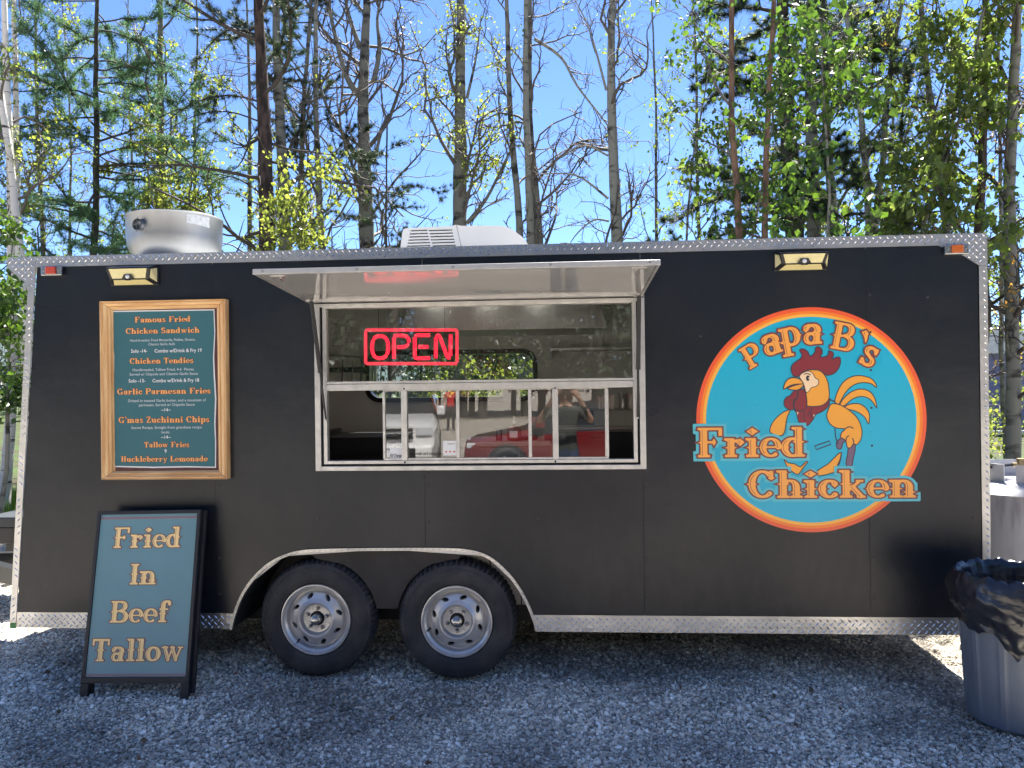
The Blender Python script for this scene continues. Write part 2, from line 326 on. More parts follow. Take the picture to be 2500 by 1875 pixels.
GL = {
 'F': (.80, _stem(.22, 0, 1, 1, 1)+[('box', .1, .915, .76, 1), ('box', .66, .72, .77, 1), ('box', .2, .47, .52, .55), ('dia', .52, .51, .07, .13)]),
 'B': (.82, _stem(.2, 0, 1, 1, 1)+[('box', .05, .92, .45, 1), ('box', .05, 0, .5, .08), ('box', .2, .49, .5, .56), _arc(.44, .755, .22, .2, -90, 90), _arc(.48, .275, .25, .235, -90, 90)]),
 'P': (.78, _stem(.2, 0, 1, 1, 1)+[('box', .05, .92, .45, 1), ('box', .2, .42, .48, .5), _arc(.45, .71, .24, .25, -90, 90)]),
 'C': (.80, [_arc(.42, .5, .31, .455, 48, 312), ('box', .62, .7, .74, .98), ('dia', .1, .5, .16, .09), ('dia', .68, .72, .1, .08)]),
 'G': (.86, [_arc(.42, .5, .31, .455, 48, 320), ('box', .62, .7, .74, .98), ('dia', .1, .5, .16, .09)]+_stem(.68, 0, .42, 0, 1, 0)),
 'T': (.82, _stem(.41, 0, 1, 1, 0)+[('box', .04, .9, .78, 1), ('box', .03, .7, .12, 1), ('box', .70, .7, .79, 1)]),
 'I': (.40, _stem(.2, 0, 1, 1, 1)),
 'S': (.68, [_arc(.34, .74, .21, .215, 40, 265), _arc(.34, .27, .23, .225, -145, 90), ('box', .47, .72, .57, 1.0), ('box', .07, 0, .17, .28)]),
 'Z': (.72, [('box', .08, .9, .64, 1), ('box', .08, 0, .66, .1), _diag(.57, .93, .15, .07, .17), ('box', .05, .72, .14, 1), ('box', .59, 0, .68, .28)]),
 'H': (.86, _stem(.2, 0, 1, 1, 1)+_stem(.66, 0, 1, 1, 1)+[('box', .2, .46, .66, .54)]),
 'L': (.74, _stem(.2, 0, 1, 1, 1)+[('box', .2, 0, .66, .09), ('box', .58, 0, .68, .3)]),
 'a': (.64, _stem(.44, 0, .42, 0, 0, 0)+[_arc(.3, .44, .19, .165, 0, 150), ('dia', .12, .47, .09, .09), _arc(.26, .19, .15, .155, 60, 330, .15), ('box', .36, 0, .6, .075), ('dia', .44, .3, .16, .07)]),
 'b': (.68, _stem(.18, 0, 1, 0, 2)+[_arc(.34, .32, .24, .285, -120, 120)]),
 'c': (.56, [_arc(.31, .32, .22, .285, 45, 315), ('dia', .46, .48, .1, .11), ('dia', .09, .32, .14, .08)]),
 'd': (.70, _stem(.48, 0, 1, 1, 2)+[_arc(.31, .32, .24, .285, 60, 300), ('dia', .07, .32, .13, .08)]),
 'e': (.60, [_arc(.31, .32, .23, .285, 4, 305, .185, .075), ('box', .1, .30, .60, .36), ('dia', .08, .32, .13, .08)]),
 'f': (.50, _stem(.2, 0, .8, 1, 0)+[_arc(.36, .78, .16, .18, 50, 180), ('dia', .48, .84, .09, .1), ('box', .04, .56, .44, .64)]),
 'g': (.62, [_arc(.28, .38, .2, .22, 0, 360, .15), _arc(.28, -.1, .22, .16, 0, 360, .12), ('box', .4, .52, .58, .6), _diag(.12, .15, .2, .05, .09)]),
 'h': (.74, _stem(.18, 0, 1, 1, 2)+_stem(.56, 0, .4, 1, 0)+[_arc(.37, .38, .19, .24, 0, 150)]),
 'i': (.38, _stem(.19, 0, X, 1, 2)+[('dia', .19, .86, .17, .125)]),
 'k': (.74, _stem(.18, 0, 1, 1, 2)+[_diag(.24, .26, .54, .56, .09), _diag(.36, .38, .6, .06, .16), ('box', .46, .565, .68, X), ('box', .48, 0, .74, .075)]),
 'l': (.38, _stem(.19, 0, 1, 1, 2)),
 'm': (1.08, _stem(.18, 0, X, 1, 2)+_stem(.53, 0, .4, 1, 0)+_stem(.89, 0, .4, 1, 0)+[_arc(.36, .38, .17, .22, 0, 150), _arc(.71, .38, .17, .22, 0, 150)]),
 'n': (.74, _stem(.18, 0, X, 1, 2)+_stem(.56, 0, .4, 1, 0)+[_arc(.37, .38, .19, .22, 0, 150)]),
 'o': (.62, [_arc(.31, .32, .23, .285, 0, 360), ('dia', .07, .32, .12, .08), ('dia', .55, .32, .12, .08)]),
 'p': (.70, _stem(.19, -.34, X, 1, 2, 0)+[_arc(.37, .32, .23, .285, -120, 120), ('dia', .63, .32, .12, .08), ('dia', .12, .16, .15, .08)]),
 'r': (.58, _stem(.18, 0, X, 1, 2)+[_arc(.38, .36, .2, .2, 60, 150, .09, .09), ('dia', .46, .50, .13, .13), ('pts', np.array([[.45, .5, .08]]))]),
 's': (.50, [_arc(.25, .475, .15, .125, 30, 265, .14), _arc(.26, .175, .16, .135, -150, 90, .14), ('box', .35, .44, .43, .64), ('box', .05, 0, .13, .2)]),
 'u': (.74, _stem(.18, .2, X, 0, 2)+_stem(.54, 0, X, 0, 2)+[_arc(.35, .24, .18, .2, 180, 340), ('box', .54, 0, .72, .075)]),
 'w': (.96, [_diag(.14, .6, .3, .06, .15), _diag(.3, .06, .46, .55, .08), _diag(.46, .6, .64, .06, .15), _diag(.64, .06, .82, .58, .08), ('box', 0, .565, .28, X), ('box', .36, .565, .58, X), ('box', .7, .565, .94, X)]),
 'y': (.70, [_diag(.16, .6, .36, .06, .15), _diag(.56, .6, .3, -.2, .08), ('box', 0, .565, .3, X), ('box', .44, .565, .7, X), ('dia', .2, -.22, .13, .1)]),
 "'": (.28, [('pts', np.array([[.13+.1*math.sin(t*1.6), .95-t*.3, .085*(1-t*.85)] for t in np.linspace(0, 1, 12)])), ('dia', .12, .95, .13, .1)]),
 ' ': (.36, []),
}
GL['’'] = GL["'"]
def gsdf(ch, gx, gy, rd=False):
    d = np.full(gx.shape, 9.0)
    for p in GL[ch][1]:
        if p[0] == 'box':
            _, a, b, c, e = p; q = np.maximum(np.abs(gx-(a+c)/2)-(c-a)/2, np.abs(gy-(b+e)/2)-(e-b)/2); d = np.minimum(d, q)
        elif p[0] == 'dia':
            _, cx, cy, a, b = p
            if rd: d = np.minimum(d, np.hypot(gx-cx, gy-cy)-.6*min(a, b)); continue
            q = (np.abs(gx-cx)/a+np.abs(gy-cy)/b-1)*(a*b/math.hypot(a, b)); d = np.minimum(d, q)
        else:
            for x, y, r in p[1]: d = np.minimum(d, np.hypot(gx-x, gy-y)-r)
    return d
_gc = {}
def glyph_polys(ch, off, h, inline=False):
    key = (ch, off, h, inline)
    if key in _gc: return _gc[key]
    w = GL[ch][0]; mgn = max(off, 0)+.15
    xs = np.arange(-mgn, w+mgn+h, h); ys = np.arange(-.45-mgn, 1.05+mgn+h, h)
    gx, gy = np.meshgrid(xs, ys)
    if inline:  # thin engraved line: inside the letter, near its left inner side
        d0 = gsdf(ch, gx, gy); d1 = gsdf(ch, gx-.035, gy)
        d = np.maximum(np.maximum(d0+.035, np.abs(gsdf(ch, gx+.012, gy)+.062)-.008), -(gsdf(ch, gx-.05, gy)+.035)*0-9)
        gradx = gsdf(ch, gx+.01, gy)-gsdf(ch, gx-.01, gy)
        d = np.where(gradx < -.008, d, np.maximum(d, .02))
    else: d = gsdf(ch, gx, gy, off > .1)-off
    ins = d < 0; polys = []
    full = ins[:-1, :-1] & ins[:-1, 1:] & ins[1:, 1:] & ins[1:, :-1]; any_ = ins[:-1, :-1] | ins[:-1, 1:] | ins[1:, 1:] | ins[1:, :-1]
    for j in range(full.shape[0]):
        i = 0; row = full[j]
        while i < len(row):
            if row[i]:
                k = i
                while k+1 < len(row) and row[k+1]: k += 1
                polys.append([(xs[i], ys[j]), (xs[k+1], ys[j]), (xs[k+1], ys[j+1]), (xs[i], ys[j+1])]); i = k+1
            else: i += 1
    for j, i in zip(*np.nonzero(any_ & ~full)):
        cs = [(i, j), (i+1, j), (i+1, j+1), (i, j+1)]; poly = []
        for a in range(4):
            p, q = cs[a], cs[(a+1) % 4]; dp, dq = d[p[1], p[0]], d[q[1], q[0]]
            if dp < 0: poly.append((xs[p[0]], ys[p[1]]))
            if (dp < 0) != (dq < 0):
                t = dp/(dp-dq); poly.append((xs[p[0]]+(xs[q[0]]-xs[p[0]])*t, ys[p[1]]+(ys[q[1]]-ys[p[1]])*t))
        if len(poly) >= 3: polys.append(poly)
    _gc[key] = polys
    return polys
def letters(items, off, h, name, m, parent, plane, inline=False):
    """items: (ch, x, z, size, rot, xscale); plane(x,z)->world point"""
    vs = []; fs = []
    for li, (ch, ox, oz, sz, rot, xs) in enumerate(items):
        c, s = math.cos(rot), math.sin(rot); dy = .0003*(li % 2)
        for poly in glyph_polys(ch, off, h, inline):
            n = len(vs)
            for px, py in poly:
                px *= sz*xs; py *= sz; q = plane(ox+px*c-py*s, oz+px*s+py*c); vs.append((q[0], q[1]+dy, q[2]))
            fs.append(tuple(range(n, n+len(poly))))
    me = bpy.data.meshes.new(name); me.from_pydata([tuple(v) for v in vs], [], fs); me.update()
    return link(name, me, m, parent)
def line_items(txt, xc, z, size, width=None, rot=0, gap=.05, left=None):
    adv = [GL[c][0]+gap for c in txt]; tot = sum(adv)-gap; xs = (width/(tot*size)) if width else 1
    x = (xc-tot*size*xs/2) if left is None else left; out = []
    for c, a in zip(txt, adv):
        if c != ' ': out.append((c, x, z, size, rot, xs))
        x += a*size*xs
    return out
def small_text(txt, x, z, size, m, parent, plane, name='small_lettering', width=None, align='CENTER', res=2):
    cu = bpy.data.curves.new('t', 'FONT'); cu.body = txt; cu.size = size; cu.align_x = align; cu.resolution_u = res; cu.offset = size*.012
    o = bpy.data.objects.new('t', cu); COL.objects.link(o)
    dg = bpy.context.evaluated_depsgraph_get(); me = bpy.data.meshes.new_from_object(o.evaluated_get(dg)); bpy.data.objects.remove(o)
    k = 1
    if width and len(me.vertices):
        a = [v.co.x for v in me.vertices]; k = width/(max(a)-min(a))
    for v in me.vertices: v.co = Vector(plane(x+v.co.x*k, z+v.co.y))
    me.materials.clear(); me.name = name
    return link(name, me, m, parent)

# ------------------------------------------------------------------ ground and surroundings
def gravel_material():
    m = bpy.data.materials.new('ground_gravel'); m.use_nodes = True; t = m.node_tree; b = t.nodes['Principled BSDF']
    L = t.links.new; N = t.nodes.new
    co = N('ShaderNodeTexCoord')
    vo = N('ShaderNodeTexVoronoi'); vo.inputs['Scale'].default_value = 60; L(co.outputs['Object'], vo.inputs['Vector'])
    n1 = N('ShaderNodeTexNoise'); n1.inputs['Scale'].default_value = .9; n1.inputs['Detail'].default_value = 6; L(co.outputs['Object'], n1.inputs['Vector'])
    sep = N('ShaderNodeSeparateXYZ'); L(vo.outputs['Color'], sep.inputs[0])
    cr = N('ShaderNodeValToRGB'); e = cr.color_ramp.elements
    e[0].color = (.22, .20, .17, 1); e[1].color = (.66, .60, .52, 1); L(sep.outputs[0], cr.inputs[0])
    mi = N('ShaderNodeMix'); mi.data_type = 'RGBA'; mi.blend_type = 'MULTIPLY'; mi.inputs[0].default_value = .7
    r2 = N('ShaderNodeValToRGB'); r2.color_ramp.elements[0].position = .35; r2.color_ramp.elements[1].position = .65
    r2.color_ramp.elements[0].color = (.5, .48, .46, 1); r2.color_ramp.elements[1].color = (1, 1, 1, 1); L(n1.outputs[0], r2.inputs[0])
    L(cr.outputs[0], mi.inputs[6]); L(r2.outputs[0], mi.inputs[7])
    # woodland floor beyond the lot
    sp = N('ShaderNodeSeparateXYZ'); L(co.outputs['Object'], sp.inputs[0])
    ad = N('ShaderNodeMath'); ad.operation = 'ADD'; L(sp.outputs[1], ad.inputs[0])
    n3 = N('ShaderNodeTexNoise'); n3.inputs['Scale'].default_value = .8; L(co.outputs['Object'], n3.inputs['Vector'])
    mu = N('ShaderNodeMath'); mu.operation = 'MULTIPLY'; mu.inputs[1].default_value = 2; L(n3.outputs[0], mu.inputs[0]); L(mu.outputs[0], ad.inputs[1])
    mr = N('ShaderNodeMapRange'); mr.inputs[1].default_value = 5.2; mr.inputs[2].default_value = 6.0; L(ad.outputs[0], mr.inputs[0])
    m2 = N('ShaderNodeMix'); m2.data_type = 'RGBA'; L(mr.outputs[0], m2.inputs[0]); L(mi.outputs[2], m2.inputs[6])
    r4 = N('ShaderNodeValToRGB'); r4.color_ramp.elements[0].color = (.05, .038, .025, 1); r4.color_ramp.elements[1].color = (.05, .09, .02, 1)
    r4.color_ramp.elements[0].position = .4; r4.color_ramp.elements[1].position = .6
    n4 = N('ShaderNodeTexNoise'); n4.inputs['Scale'].default_value = 1.6; n4.inputs['Detail'].default_value = 8; L(co.outputs['Object'], n4.inputs['Vector']); L(n4.outputs[0], r4.inputs[0]); L(r4.outputs[0], m2.inputs[7])
    L(m2.outputs[2], b.inputs['Base Color']); b.inputs['Roughness'].default_value = .9; b.inputs['Specular IOR Level'].default_value = .2
    bp = N('ShaderNodeBump'); bp.inputs['Strength'].default_value = 1; bp.inputs['Distance'].default_value = .012; bp.invert = True; L(vo.outputs['Distance'], bp.inputs['Height']); L(bp.outputs[0], b.inputs['Normal'])
    return m
def ground():
    xs = sorted(set([round(v, 3) for v in list(np.arange(-12, 12.1, .5))]+[-3000, -800, -250, -90, -40, -20, 20, 40, 90, 250, 800, 3000]))
    vs = [(x, y, -.02+(.012*math.sin(x*1.7+y)+.01*math.sin(y*2.3-x*.7) if abs(x) < 12 and abs(y) < 12 else 0)) for y in xs for x in xs]; n = len(xs)
    me = bpy.data.meshes.new('ground'); me.from_pydata(vs, [], [(j*n+i, j*n+i+1, (j+1)*n+i+1, (j+1)*n+i) for j in range(n-1) for i in range(n-1)])
    for p in me.polygons: p.use_smooth = True
    return tag(link('ground', me, gravel_material()), kind='structure')
ground()

def stone_mat():
    m = bpy.data.materials.new('gravel_stone'); m.use_nodes = True; t = m.node_tree; b = t.nodes['Principled BSDF']; L = t.links.new
    oi = t.nodes.new('ShaderNodeObjectInfo'); cr = t.nodes.new('ShaderNodeValToRGB'); e = cr.color_ramp.elements
    e[0].color = (.24, .215, .18, 1); e[1].color = (.95, .90, .80, 1); e[1].position = 1
    for pos, c in ((.3, (.44, .39, .32)), (.55, (.58, .52, .43)), (.72, (.64, .57, .45)), (.88, (.80, .74, .63))):
        k = e.new(pos); k.color = (*c, 1)
    co = t.nodes.new('ShaderNodeTexCoord')
    L(oi.outputs['Random'], cr.inputs[0]); 
    ge = t.nodes.new('ShaderNodeNewGeometry'); n = t.nodes.new('ShaderNodeTexNoise'); n.inputs['Scale'].default_value = 1.1; n.inputs['Detail'].default_value = 5; L(ge.outputs['Position'], n.inputs['Vector'])
    mr = t.nodes.new('ShaderNodeMapRange'); mr.inputs[1].default_value = .40; mr.inputs[2].default_value = .58; mr.inputs[3].default_value = .72; mr.inputs[4].default_value = 1.5; L(n.outputs[0], mr.inputs[0])
    mu = t.nodes.new('ShaderNodeVectorMath'); mu.operation = 'SCALE'; L(cr.outputs[0], mu.inputs[0]); L(mr.outputs[0], mu.inputs[3])
    L(mu.outputs[0], b.inputs['Base Color']); b.inputs['Roughness'].default_value = .75
    return m
def gravel():
    SM = stone_mat(); coll = bpy.data.collections.new('stone_shapes')
    for k in range(7):
        bm = bmesh.new(); bmesh.ops.create_icosphere(bm, subdivisions=1, radius=1)
        sx, sy, sz = random.uniform(.7, 1.25), random.uniform(.6, 1), random.uniform(.4, .7)
        for v in bm.verts:
            v.co = Vector((v.co.x*sx, v.co.y*sy, v.co.z*sz))*random.uniform(.72, 1.15)
        me = bpy.data.meshes.new('pebble'); bm.to_mesh(me); bm.free(); me.materials.append(SM)
        o = bpy.data.objects.new('pebble', me); coll.objects.link(o)
    # scatter points: dense near, several sizes
    pts = []; 
    def reg(n, x0, x1, y0, y1, s0, s1, z):
        a = np.empty((n, 5)); a[:, 0] = rng.uniform(x0, x1, n); a[:, 1] = rng.uniform(y0, y1, n); a[:, 2] = z
        a[:, 3] = s0*(s1/s0)**(rng.random(n)**1.8); a[:, 4] = 0; pts.append(a)
    reg(150000, -3.9, 3.6, -1.5, .7, .005, .0115, -.006)
    reg(22000, -3.9, 3.6, -1.5, .7, .009, .016, .0)
    reg(40000, -5.6, 3.9, .7, 3.2, .008, .017, -.006)
    reg(22000, -4.5, 4.5, -2.6, -1.5, .009, .018, -.006)
    reg(16000, -9, -3.4, .3, 6.5, .012, .026, -.006)
    pc = rng.uniform((-3.8, -1.4), (3.5, .6), (60, 2)); pk = np.repeat(pc, 45, 0)+rng.normal(size=(2700, 2))*.16
    a = np.empty((2700, 5)); a[:, :2] = pk; a[:, 2] = .004; a[:, 3] = rng.uniform(.010, .021, 2700); a[:, 4] = 0; pts.append(a)
    a = np.concatenate(pts); n = len(a)
    a[:, 2] += .012*np.sin(a[:, 0]*1.7+a[:, 1])+.01*np.sin(a[:, 1]*2.3-a[:, 0]*.7)-.012
    # irregular patches of light coarse stone
    me = bpy.data.meshes.new('gravel'); me.vertices.add(n); me.vertices.foreach_set('co', a[:, :3].ravel())
    at = me.attributes.new('size', 'FLOAT', 'POINT'); at.data.foreach_set('value', a[:, 3].copy())
    o = link('gravel', me); tag(o, kind='stuff')
    ng = bpy.data.node_groups.new('scatter_stones', 'GeometryNodeTree')
    ng.interface.new_socket('Geometry', in_out='INPUT', socket_type='NodeSocketGeometry'); ng.interface.new_socket('Geometry', in_out='OUTPUT', socket_type='NodeSocketGeometry')
    N = ng.nodes.new; gi = N('NodeGroupInput'); go = N('NodeGroupOutput'); ip = N('GeometryNodeInstanceOnPoints')
    ci = N('GeometryNodeCollectionInfo'); ci.inputs[0].default_value = coll; ci.inputs[1].default_value = True; ci.inputs[2].default_value = True
    ip.inputs['Pick Instance'].default_value = True
    rv = N('FunctionNodeRandomValue'); rv.data_type = 'FLOAT_VECTOR'; rv.inputs[0].default_value = (-.5, -.5, 0); rv.inputs[1].default_value = (.5, .5, 6.28)
    na = N('GeometryNodeInputNamedAttribute'); na.data_type = 'FLOAT'; na.inputs[0].default_value = 'size'
    L = ng.links.new; L(gi.outputs[0], ip.inputs['Points']); L(ci.outputs[0], ip.inputs['Instance']); L(rv.outputs[0], ip.inputs['Rotation']); L(na.outputs[0], ip.inputs['Scale']); L(ip.outputs[0], go.inputs[0])
    md = o.modifiers.new('scatter', 'NODES'); md.node_group = ng
gravel()

def hills():
    M_h = mat('hazed_hill_forest', (.045, .075, .085), .9, noise=.4, nscale=.02)  # blue-green tone has the distance haze mixed into the colour
    for nm, dist, hh, base, seed in (('hills', 2600, 250, 30, 3), ):
        b = MB(); n = 160; vs = []; fs = []
        for i in range(n+1):
            a = 2*PI*i/n
            h = base+hh*(.5+.35*math.sin(a*3+seed)+.2*math.sin(a*7+1)+.12*math.sin(a*17+2)+.05*math.sin(a*41))
            for r, z in ((dist*.82, -5), (dist*.9, h*.45), (dist, h), (dist*1.3, h*.6)):
                vs.append((r*math.sin(a), r*math.cos(a), z))
        for i in range(n):
            for k in range(3): fs.append((i*4+k, i*4+4+k, i*4+5+k, i*4+1+k))
        b.add(vs, fs); tag(b.build(nm, M_h, smooth=True), kind='structure')
hills()

# ------------------------------------------------------------------ trees
class Tubes:
    def __init__(s): s.V = []; s.F = []; s.n = 0
    def add(s, pts, rad, sides=4):
        pts = np.asarray(pts, float); k = len(pts); rad = np.asarray(rad, float)
        d = np.gradient(pts, axis=0); d /= np.linalg.norm(d, axis=1)[:, None]+1e-9
        ref = np.array([.31, .17, 1.0]) if abs(d[0, 2]) < .85 else np.array([1.0, .2, 0])
        u = np.cross(d, ref); u /= np.linalg.norm(u, axis=1)[:, None]+1e-9; w = np.cross(d, u)
        a = 2*PI*np.arange(sides)/sides
        V = pts[:, None]+(u[:, None]*np.cos(a)[None, :, None]+w[:, None]*np.sin(a)[None, :, None])*rad[:, None, None]
        s.V.append(V.reshape(-1, 3))
        i = np.arange(k-1)[:, None]*sides; j = np.arange(sides)[None]; j2 = (j+1) % sides
        s.F.append(np.stack([i+j, i+j2, i+sides+j2, i+sides+j], -1).reshape(-1, 4)+s.n); s.n += k*sides
    def build(s, name, m, parent, off, smooth=True):
        if not s.V: return None
        V = np.concatenate(s.V)-off; F = np.concatenate(s.F); return fastmesh(name, V, F, m, parent, smooth)
def fastmesh(name, V, F, m, parent, smooth=False):
    me = bpy.data.meshes.new(name); k = F.shape[1]
    me.vertices.add(len(V)); me.vertices.foreach_set('co', V.astype(np.float32).ravel())
    me.loops.add(F.size); me.loops.foreach_set('vertex_index', F.astype(np.int32).ravel())
    me.polygons.add(len(F)); me.polygons.foreach_set('loop_start', np.arange(0, F.size, k, dtype=np.int32))
    me.polygons.foreach_set('use_smooth', np.full(len(F), smooth)); me.update(calc_edges=True)
    return link(name, me, m, parent)
def unit(a): return a/(np.linalg.norm(a, axis=-1, keepdims=True)+1e-9)
def leaves_mesh(name, pos, size, m, parent, off, droop=.5, aspect=.8):
    n = len(pos); 
    if n == 0: return
    ax = unit(rng.normal(size=(n, 3))+np.array([0, 0, -droop*2])); sd_ = unit(np.cross(ax, rng.normal(size=(n, 3)))); nm = np.cross(ax, sd_)
    L = (size*(.45+rng.random(n)**1.5*1.05))[:, None]; W = L*aspect*.5
    p = pos-off
    a = p; b = p+ax*L*.4+sd_*W+nm*L*.1; c = p+ax*L; d = p+ax*L*.4-sd_*W+nm*L*.1
    V = np.stack([a, b, c, d], 1).reshape(-1, 3); i = np.arange(n)[:, None]*4
    F = np.concatenate([i+[0, 1, 2], i+[0, 2, 3]]).reshape(-1, 3)
    # keep islands: two tris per leaf share vertices
    return tag(fastmesh(name, V, F, m, parent), kind='stuff')
def needles_mesh(name, pos, length, m, parent, off, per=16, width=.0035, dirs=None, spread=.9):
    n = len(pos)
    if n == 0: return
    base = np.repeat(pos, per, 0); d0 = np.repeat(dirs if dirs is not None else np.tile([0, 0, .4], (n, 1)), per, 0)
    d = unit(unit(rng.normal(size=base.shape))*spread+d0*.8); L = (length*rng.uniform(.7, 1.2, len(base)))[:, None]
    s = unit(np.cross(d, rng.normal(size=d.shape)))*width
    p = base-off
    V = np.stack([p-s, p+s, p+d*L], 1).reshape(-1, 3); F = np.arange(len(V)).reshape(-1, 3)
    return tag(fastmesh(name, V, F, m, parent), kind='stuff')
def curve_branch(p0, d0, length, n, up=.15, wob=.25):
    pts = [np.array(p0, float)]; d = unit(np.array(d0, float))
    for i in range(n):
        d = unit(d+rng.normal(size=3)*wob/math.sqrt(n)*1.6+np.array([0, 0, up/n])); pts.append(pts[-1]+d*length/n)
    return np.array(pts), d
def tree(name, label, cat, path, wpx, vb, y, kind, bark_m, group, zr=(1.2, 9.6), nlimb=40, limb=2.0, dens=8, leaf=None, leafn=0,
         leafs=.05, leafz=(0, 99), twig_m=None, limbs=(), H=11.5, ang=(25, 65), leaff=None, sub=4):
    """path: image points of the trunk, from top to bottom, put at depth y"""
    W = np.array([P(u, v, y) for u, v in path]); W = W[np.argsort(W[:, 2])]
    lo, hi = W[0], W[-1]
    d = (W[1]-W[0]); d /= max(abs(d[2]), .01)
    base = lo-d*.35*(lo[2])*1.0 if lo[2] > 0 else lo; base = np.array([base[0], y, -.05])
    dt = (hi-W[-2]); dt /= max(dt[2], .01); top = hi+dt*.8*(H-hi[2]) if H > hi[2] else hi; top[2] = max(H, hi[2])
    K = np.vstack([[base], W, [top]]); zz = np.linspace(-.05, K[-1, 2], 26)
    tp = np.stack([np.interp(zz, K[:, 2], K[:, 0]), np.interp(zz, K[:, 2], K[:, 1]), zz], 1)
    tp[:, 0] += .02*np.sin(zz*1.3+y)+rng.normal(size=26)*.006; tp[:, 1] += .05*np.sin(zz*.7+y*2)
    r0 = wpx*(y+4.5)/FPX/2; zref = P(path[-1][0], vb, y)[2]
    rr = r0*np.clip((K[-1, 2]-zz)/(K[-1, 2]-max(zref, .5)), 0, 1.25)**.75
    rr[0] *= 1.25; rr = np.maximum(rr, .012)
    off = np.array([base[0], y, 0.0]); root = empty(name, tuple(off)); tag(root, label, cat, group)
    T = Tubes(); fine = np.linspace(0, 25, 76); ip = lambda A: np.stack([np.interp(fine, range(26), A[:, k]) for k in range(3)], 1)
    rf = np.interp(fine, range(26), rr)*(1+rng.normal(size=76)*.025); T.add(ip(tp), rf, 12); T.build('trunk', bark_m, root, off)
    B = Tubes(); LP = []; LD = []
    def trunk_at(z): return np.array([np.interp(z, zz, tp[:, 0]), np.interp(z, zz, tp[:, 1]), z]), np.interp(z, zz, rr)
    def grow(p, dd, L, r, lvl):
        n = 7 if lvl == 0 else (5 if lvl == 1 else 3)
        if kind in ('larch', 'pine'): up, wob = (-.1 if lvl == 0 else .1), .22
        else: up, wob = (.45, .42) if lvl < 2 else (.25, .5)
        pts, de = curve_branch(p, dd, L, n, up, wob)
        B.add(pts, np.linspace(r, max(r*.3, .0022), n+1), 6 if lvl == 0 else (4 if lvl == 1 else 3)); branch(pts, r, L, lvl)
    def branch(pts, r, L, lvl):
        n = len(pts)-1
        if lvl >= 1 or kind in ('larch', 'pine'):
            k = max(1, int(L*(30 if kind in ('larch', 'pine') else 16))); t = rng.uniform(.12 if lvl else .25, 1, k)*n; i = np.minimum(t.astype(int), n-1); f = (t-i)[:, None]
            LP.append(pts[i]*(1-f)+pts[i+1]*f); LD.append(unit(pts[i+1]-pts[i]))
        if lvl >= (2 if kind not in ('larch', 'pine') else 1): return
        for q in range(dens if lvl == 0 else sub):
            t = random.uniform(.18, 1)*n; i = min(int(t), n-1); pp = pts[i]*(1-(t-i))+pts[i+1]*(t-i); ax = unit(pts[i+1]-pts[i])
            a = rng.normal(size=3)*(np.array([1, 1, .35]) if kind in ('larch', 'pine') else 1); a = unit(a-ax*a.dot(ax)); th = R(random.uniform(25, 62))
            grow(pp, ax*math.cos(th)+a*math.sin(th), L*random.uniform(.22, .5)*(1 if lvl == 0 else .9), max(r*.45, .003), lvl+1)
    nlimb = int(nlimb*(.56 if kind == 'aspen' else 1))
    for q in range(nlimb):
        z = zr[0]+(zr[1]-zr[0])*((q+random.random())/nlimb); p, tr = trunk_at(z); az = random.uniform(0, 2*PI); th = R(random.uniform(*ang))
        dd = np.array([math.cos(az)*math.sin(th), math.sin(az)*math.sin(th), math.cos(th)])
        L = limb*random.uniform(.45, 1.15)*(1-.55*max(0, (z-5)/9)); grow(p, dd, L, min(tr*.42, .012+.011*L), 0)
    for lp, w0 in limbs:
        A = np.array([P(u, v, y) for u, v in lp]); A[:, 1] += np.linspace(0, random.uniform(-.5, .5), len(A))
        Cc = np.array(catmull([tuple(a) for a in A], 4, False)); r = w0*(y+4.5)/FPX/2
        TL = Tubes(); TL.add(Cc, np.linspace(r, max(r*.25, .004), len(Cc)), 8); TL.build('limb', bark_m, root, off); Ls = np.linalg.norm(np.diff(Cc, axis=0), axis=1).sum()
        idx = np.linspace(0, len(Cc)-1, 8).astype(int); branch(Cc[idx], r*.8, Ls, 0)
    tag(B.build('branches', twig_m or M_twig, root, off), kind='stuff')
    if leaf is not None and LP:
        A = np.concatenate(LP); D = np.concatenate(LD); mk = (A[:, 2] > leafz[0]) & (A[:, 2] < leafz[1])
        if leaff is not None: mk &= leaff(A)
        A = A[mk]; D = D[mk]
        if len(A):
            if kind == 'aspen': leafn = int(leafn*.72)
            s = rng.integers(0, len(A), leafn)
            if kind == 'aspen': cl = rng.integers(0, len(A), max(10, leafn//6)); s = cl[rng.integers(0, len(cl), leafn)]
            A = A[s]; D = D[s]
            if kind == 'larch': needles_mesh('foliage', A+rng.normal(size=A.shape)*.03, leafs, leaf, root, off, per=7, width=.0034, dirs=D*.2, spread=1)
            elif kind == 'pine': needles_mesh('foliage', A, leafs, leaf, root, off, per=15, width=.0028, dirs=D*.9, spread=.75)
            else: leaves_mesh('foliage', A+rng.normal(size=A.shape)*.065, leafs*.95, leaf, root, off)
    return root
GB = 'bare and budding trees behind the trailer'
def zr_px(): return None
tree('birch_tree', 'white birch at the left edge, peeling black-marked trunk rising from green undergrowth', 'tree', [(14, 0), (20, 300), (28, 600), (27, 750), (21, 1000), (12, 1240)], 25, 1000, 6, 'aspen', M_birch, GB, nlimb=16, limb=1.6, leaf=M_leafy, leafn=2600, leafs=.055)
tree('birch_tree', 'slim white birch half hidden by the left corner of the trailer', 'tree', [(38, 0), (44, 460), (52, 620), (60, 730), (57, 900)], 18, 700, 6.6, 'aspen', M_birch, GB, nlimb=14, limb=1.5, leaf=M_leafy, leafn=1500, leafs=.05)
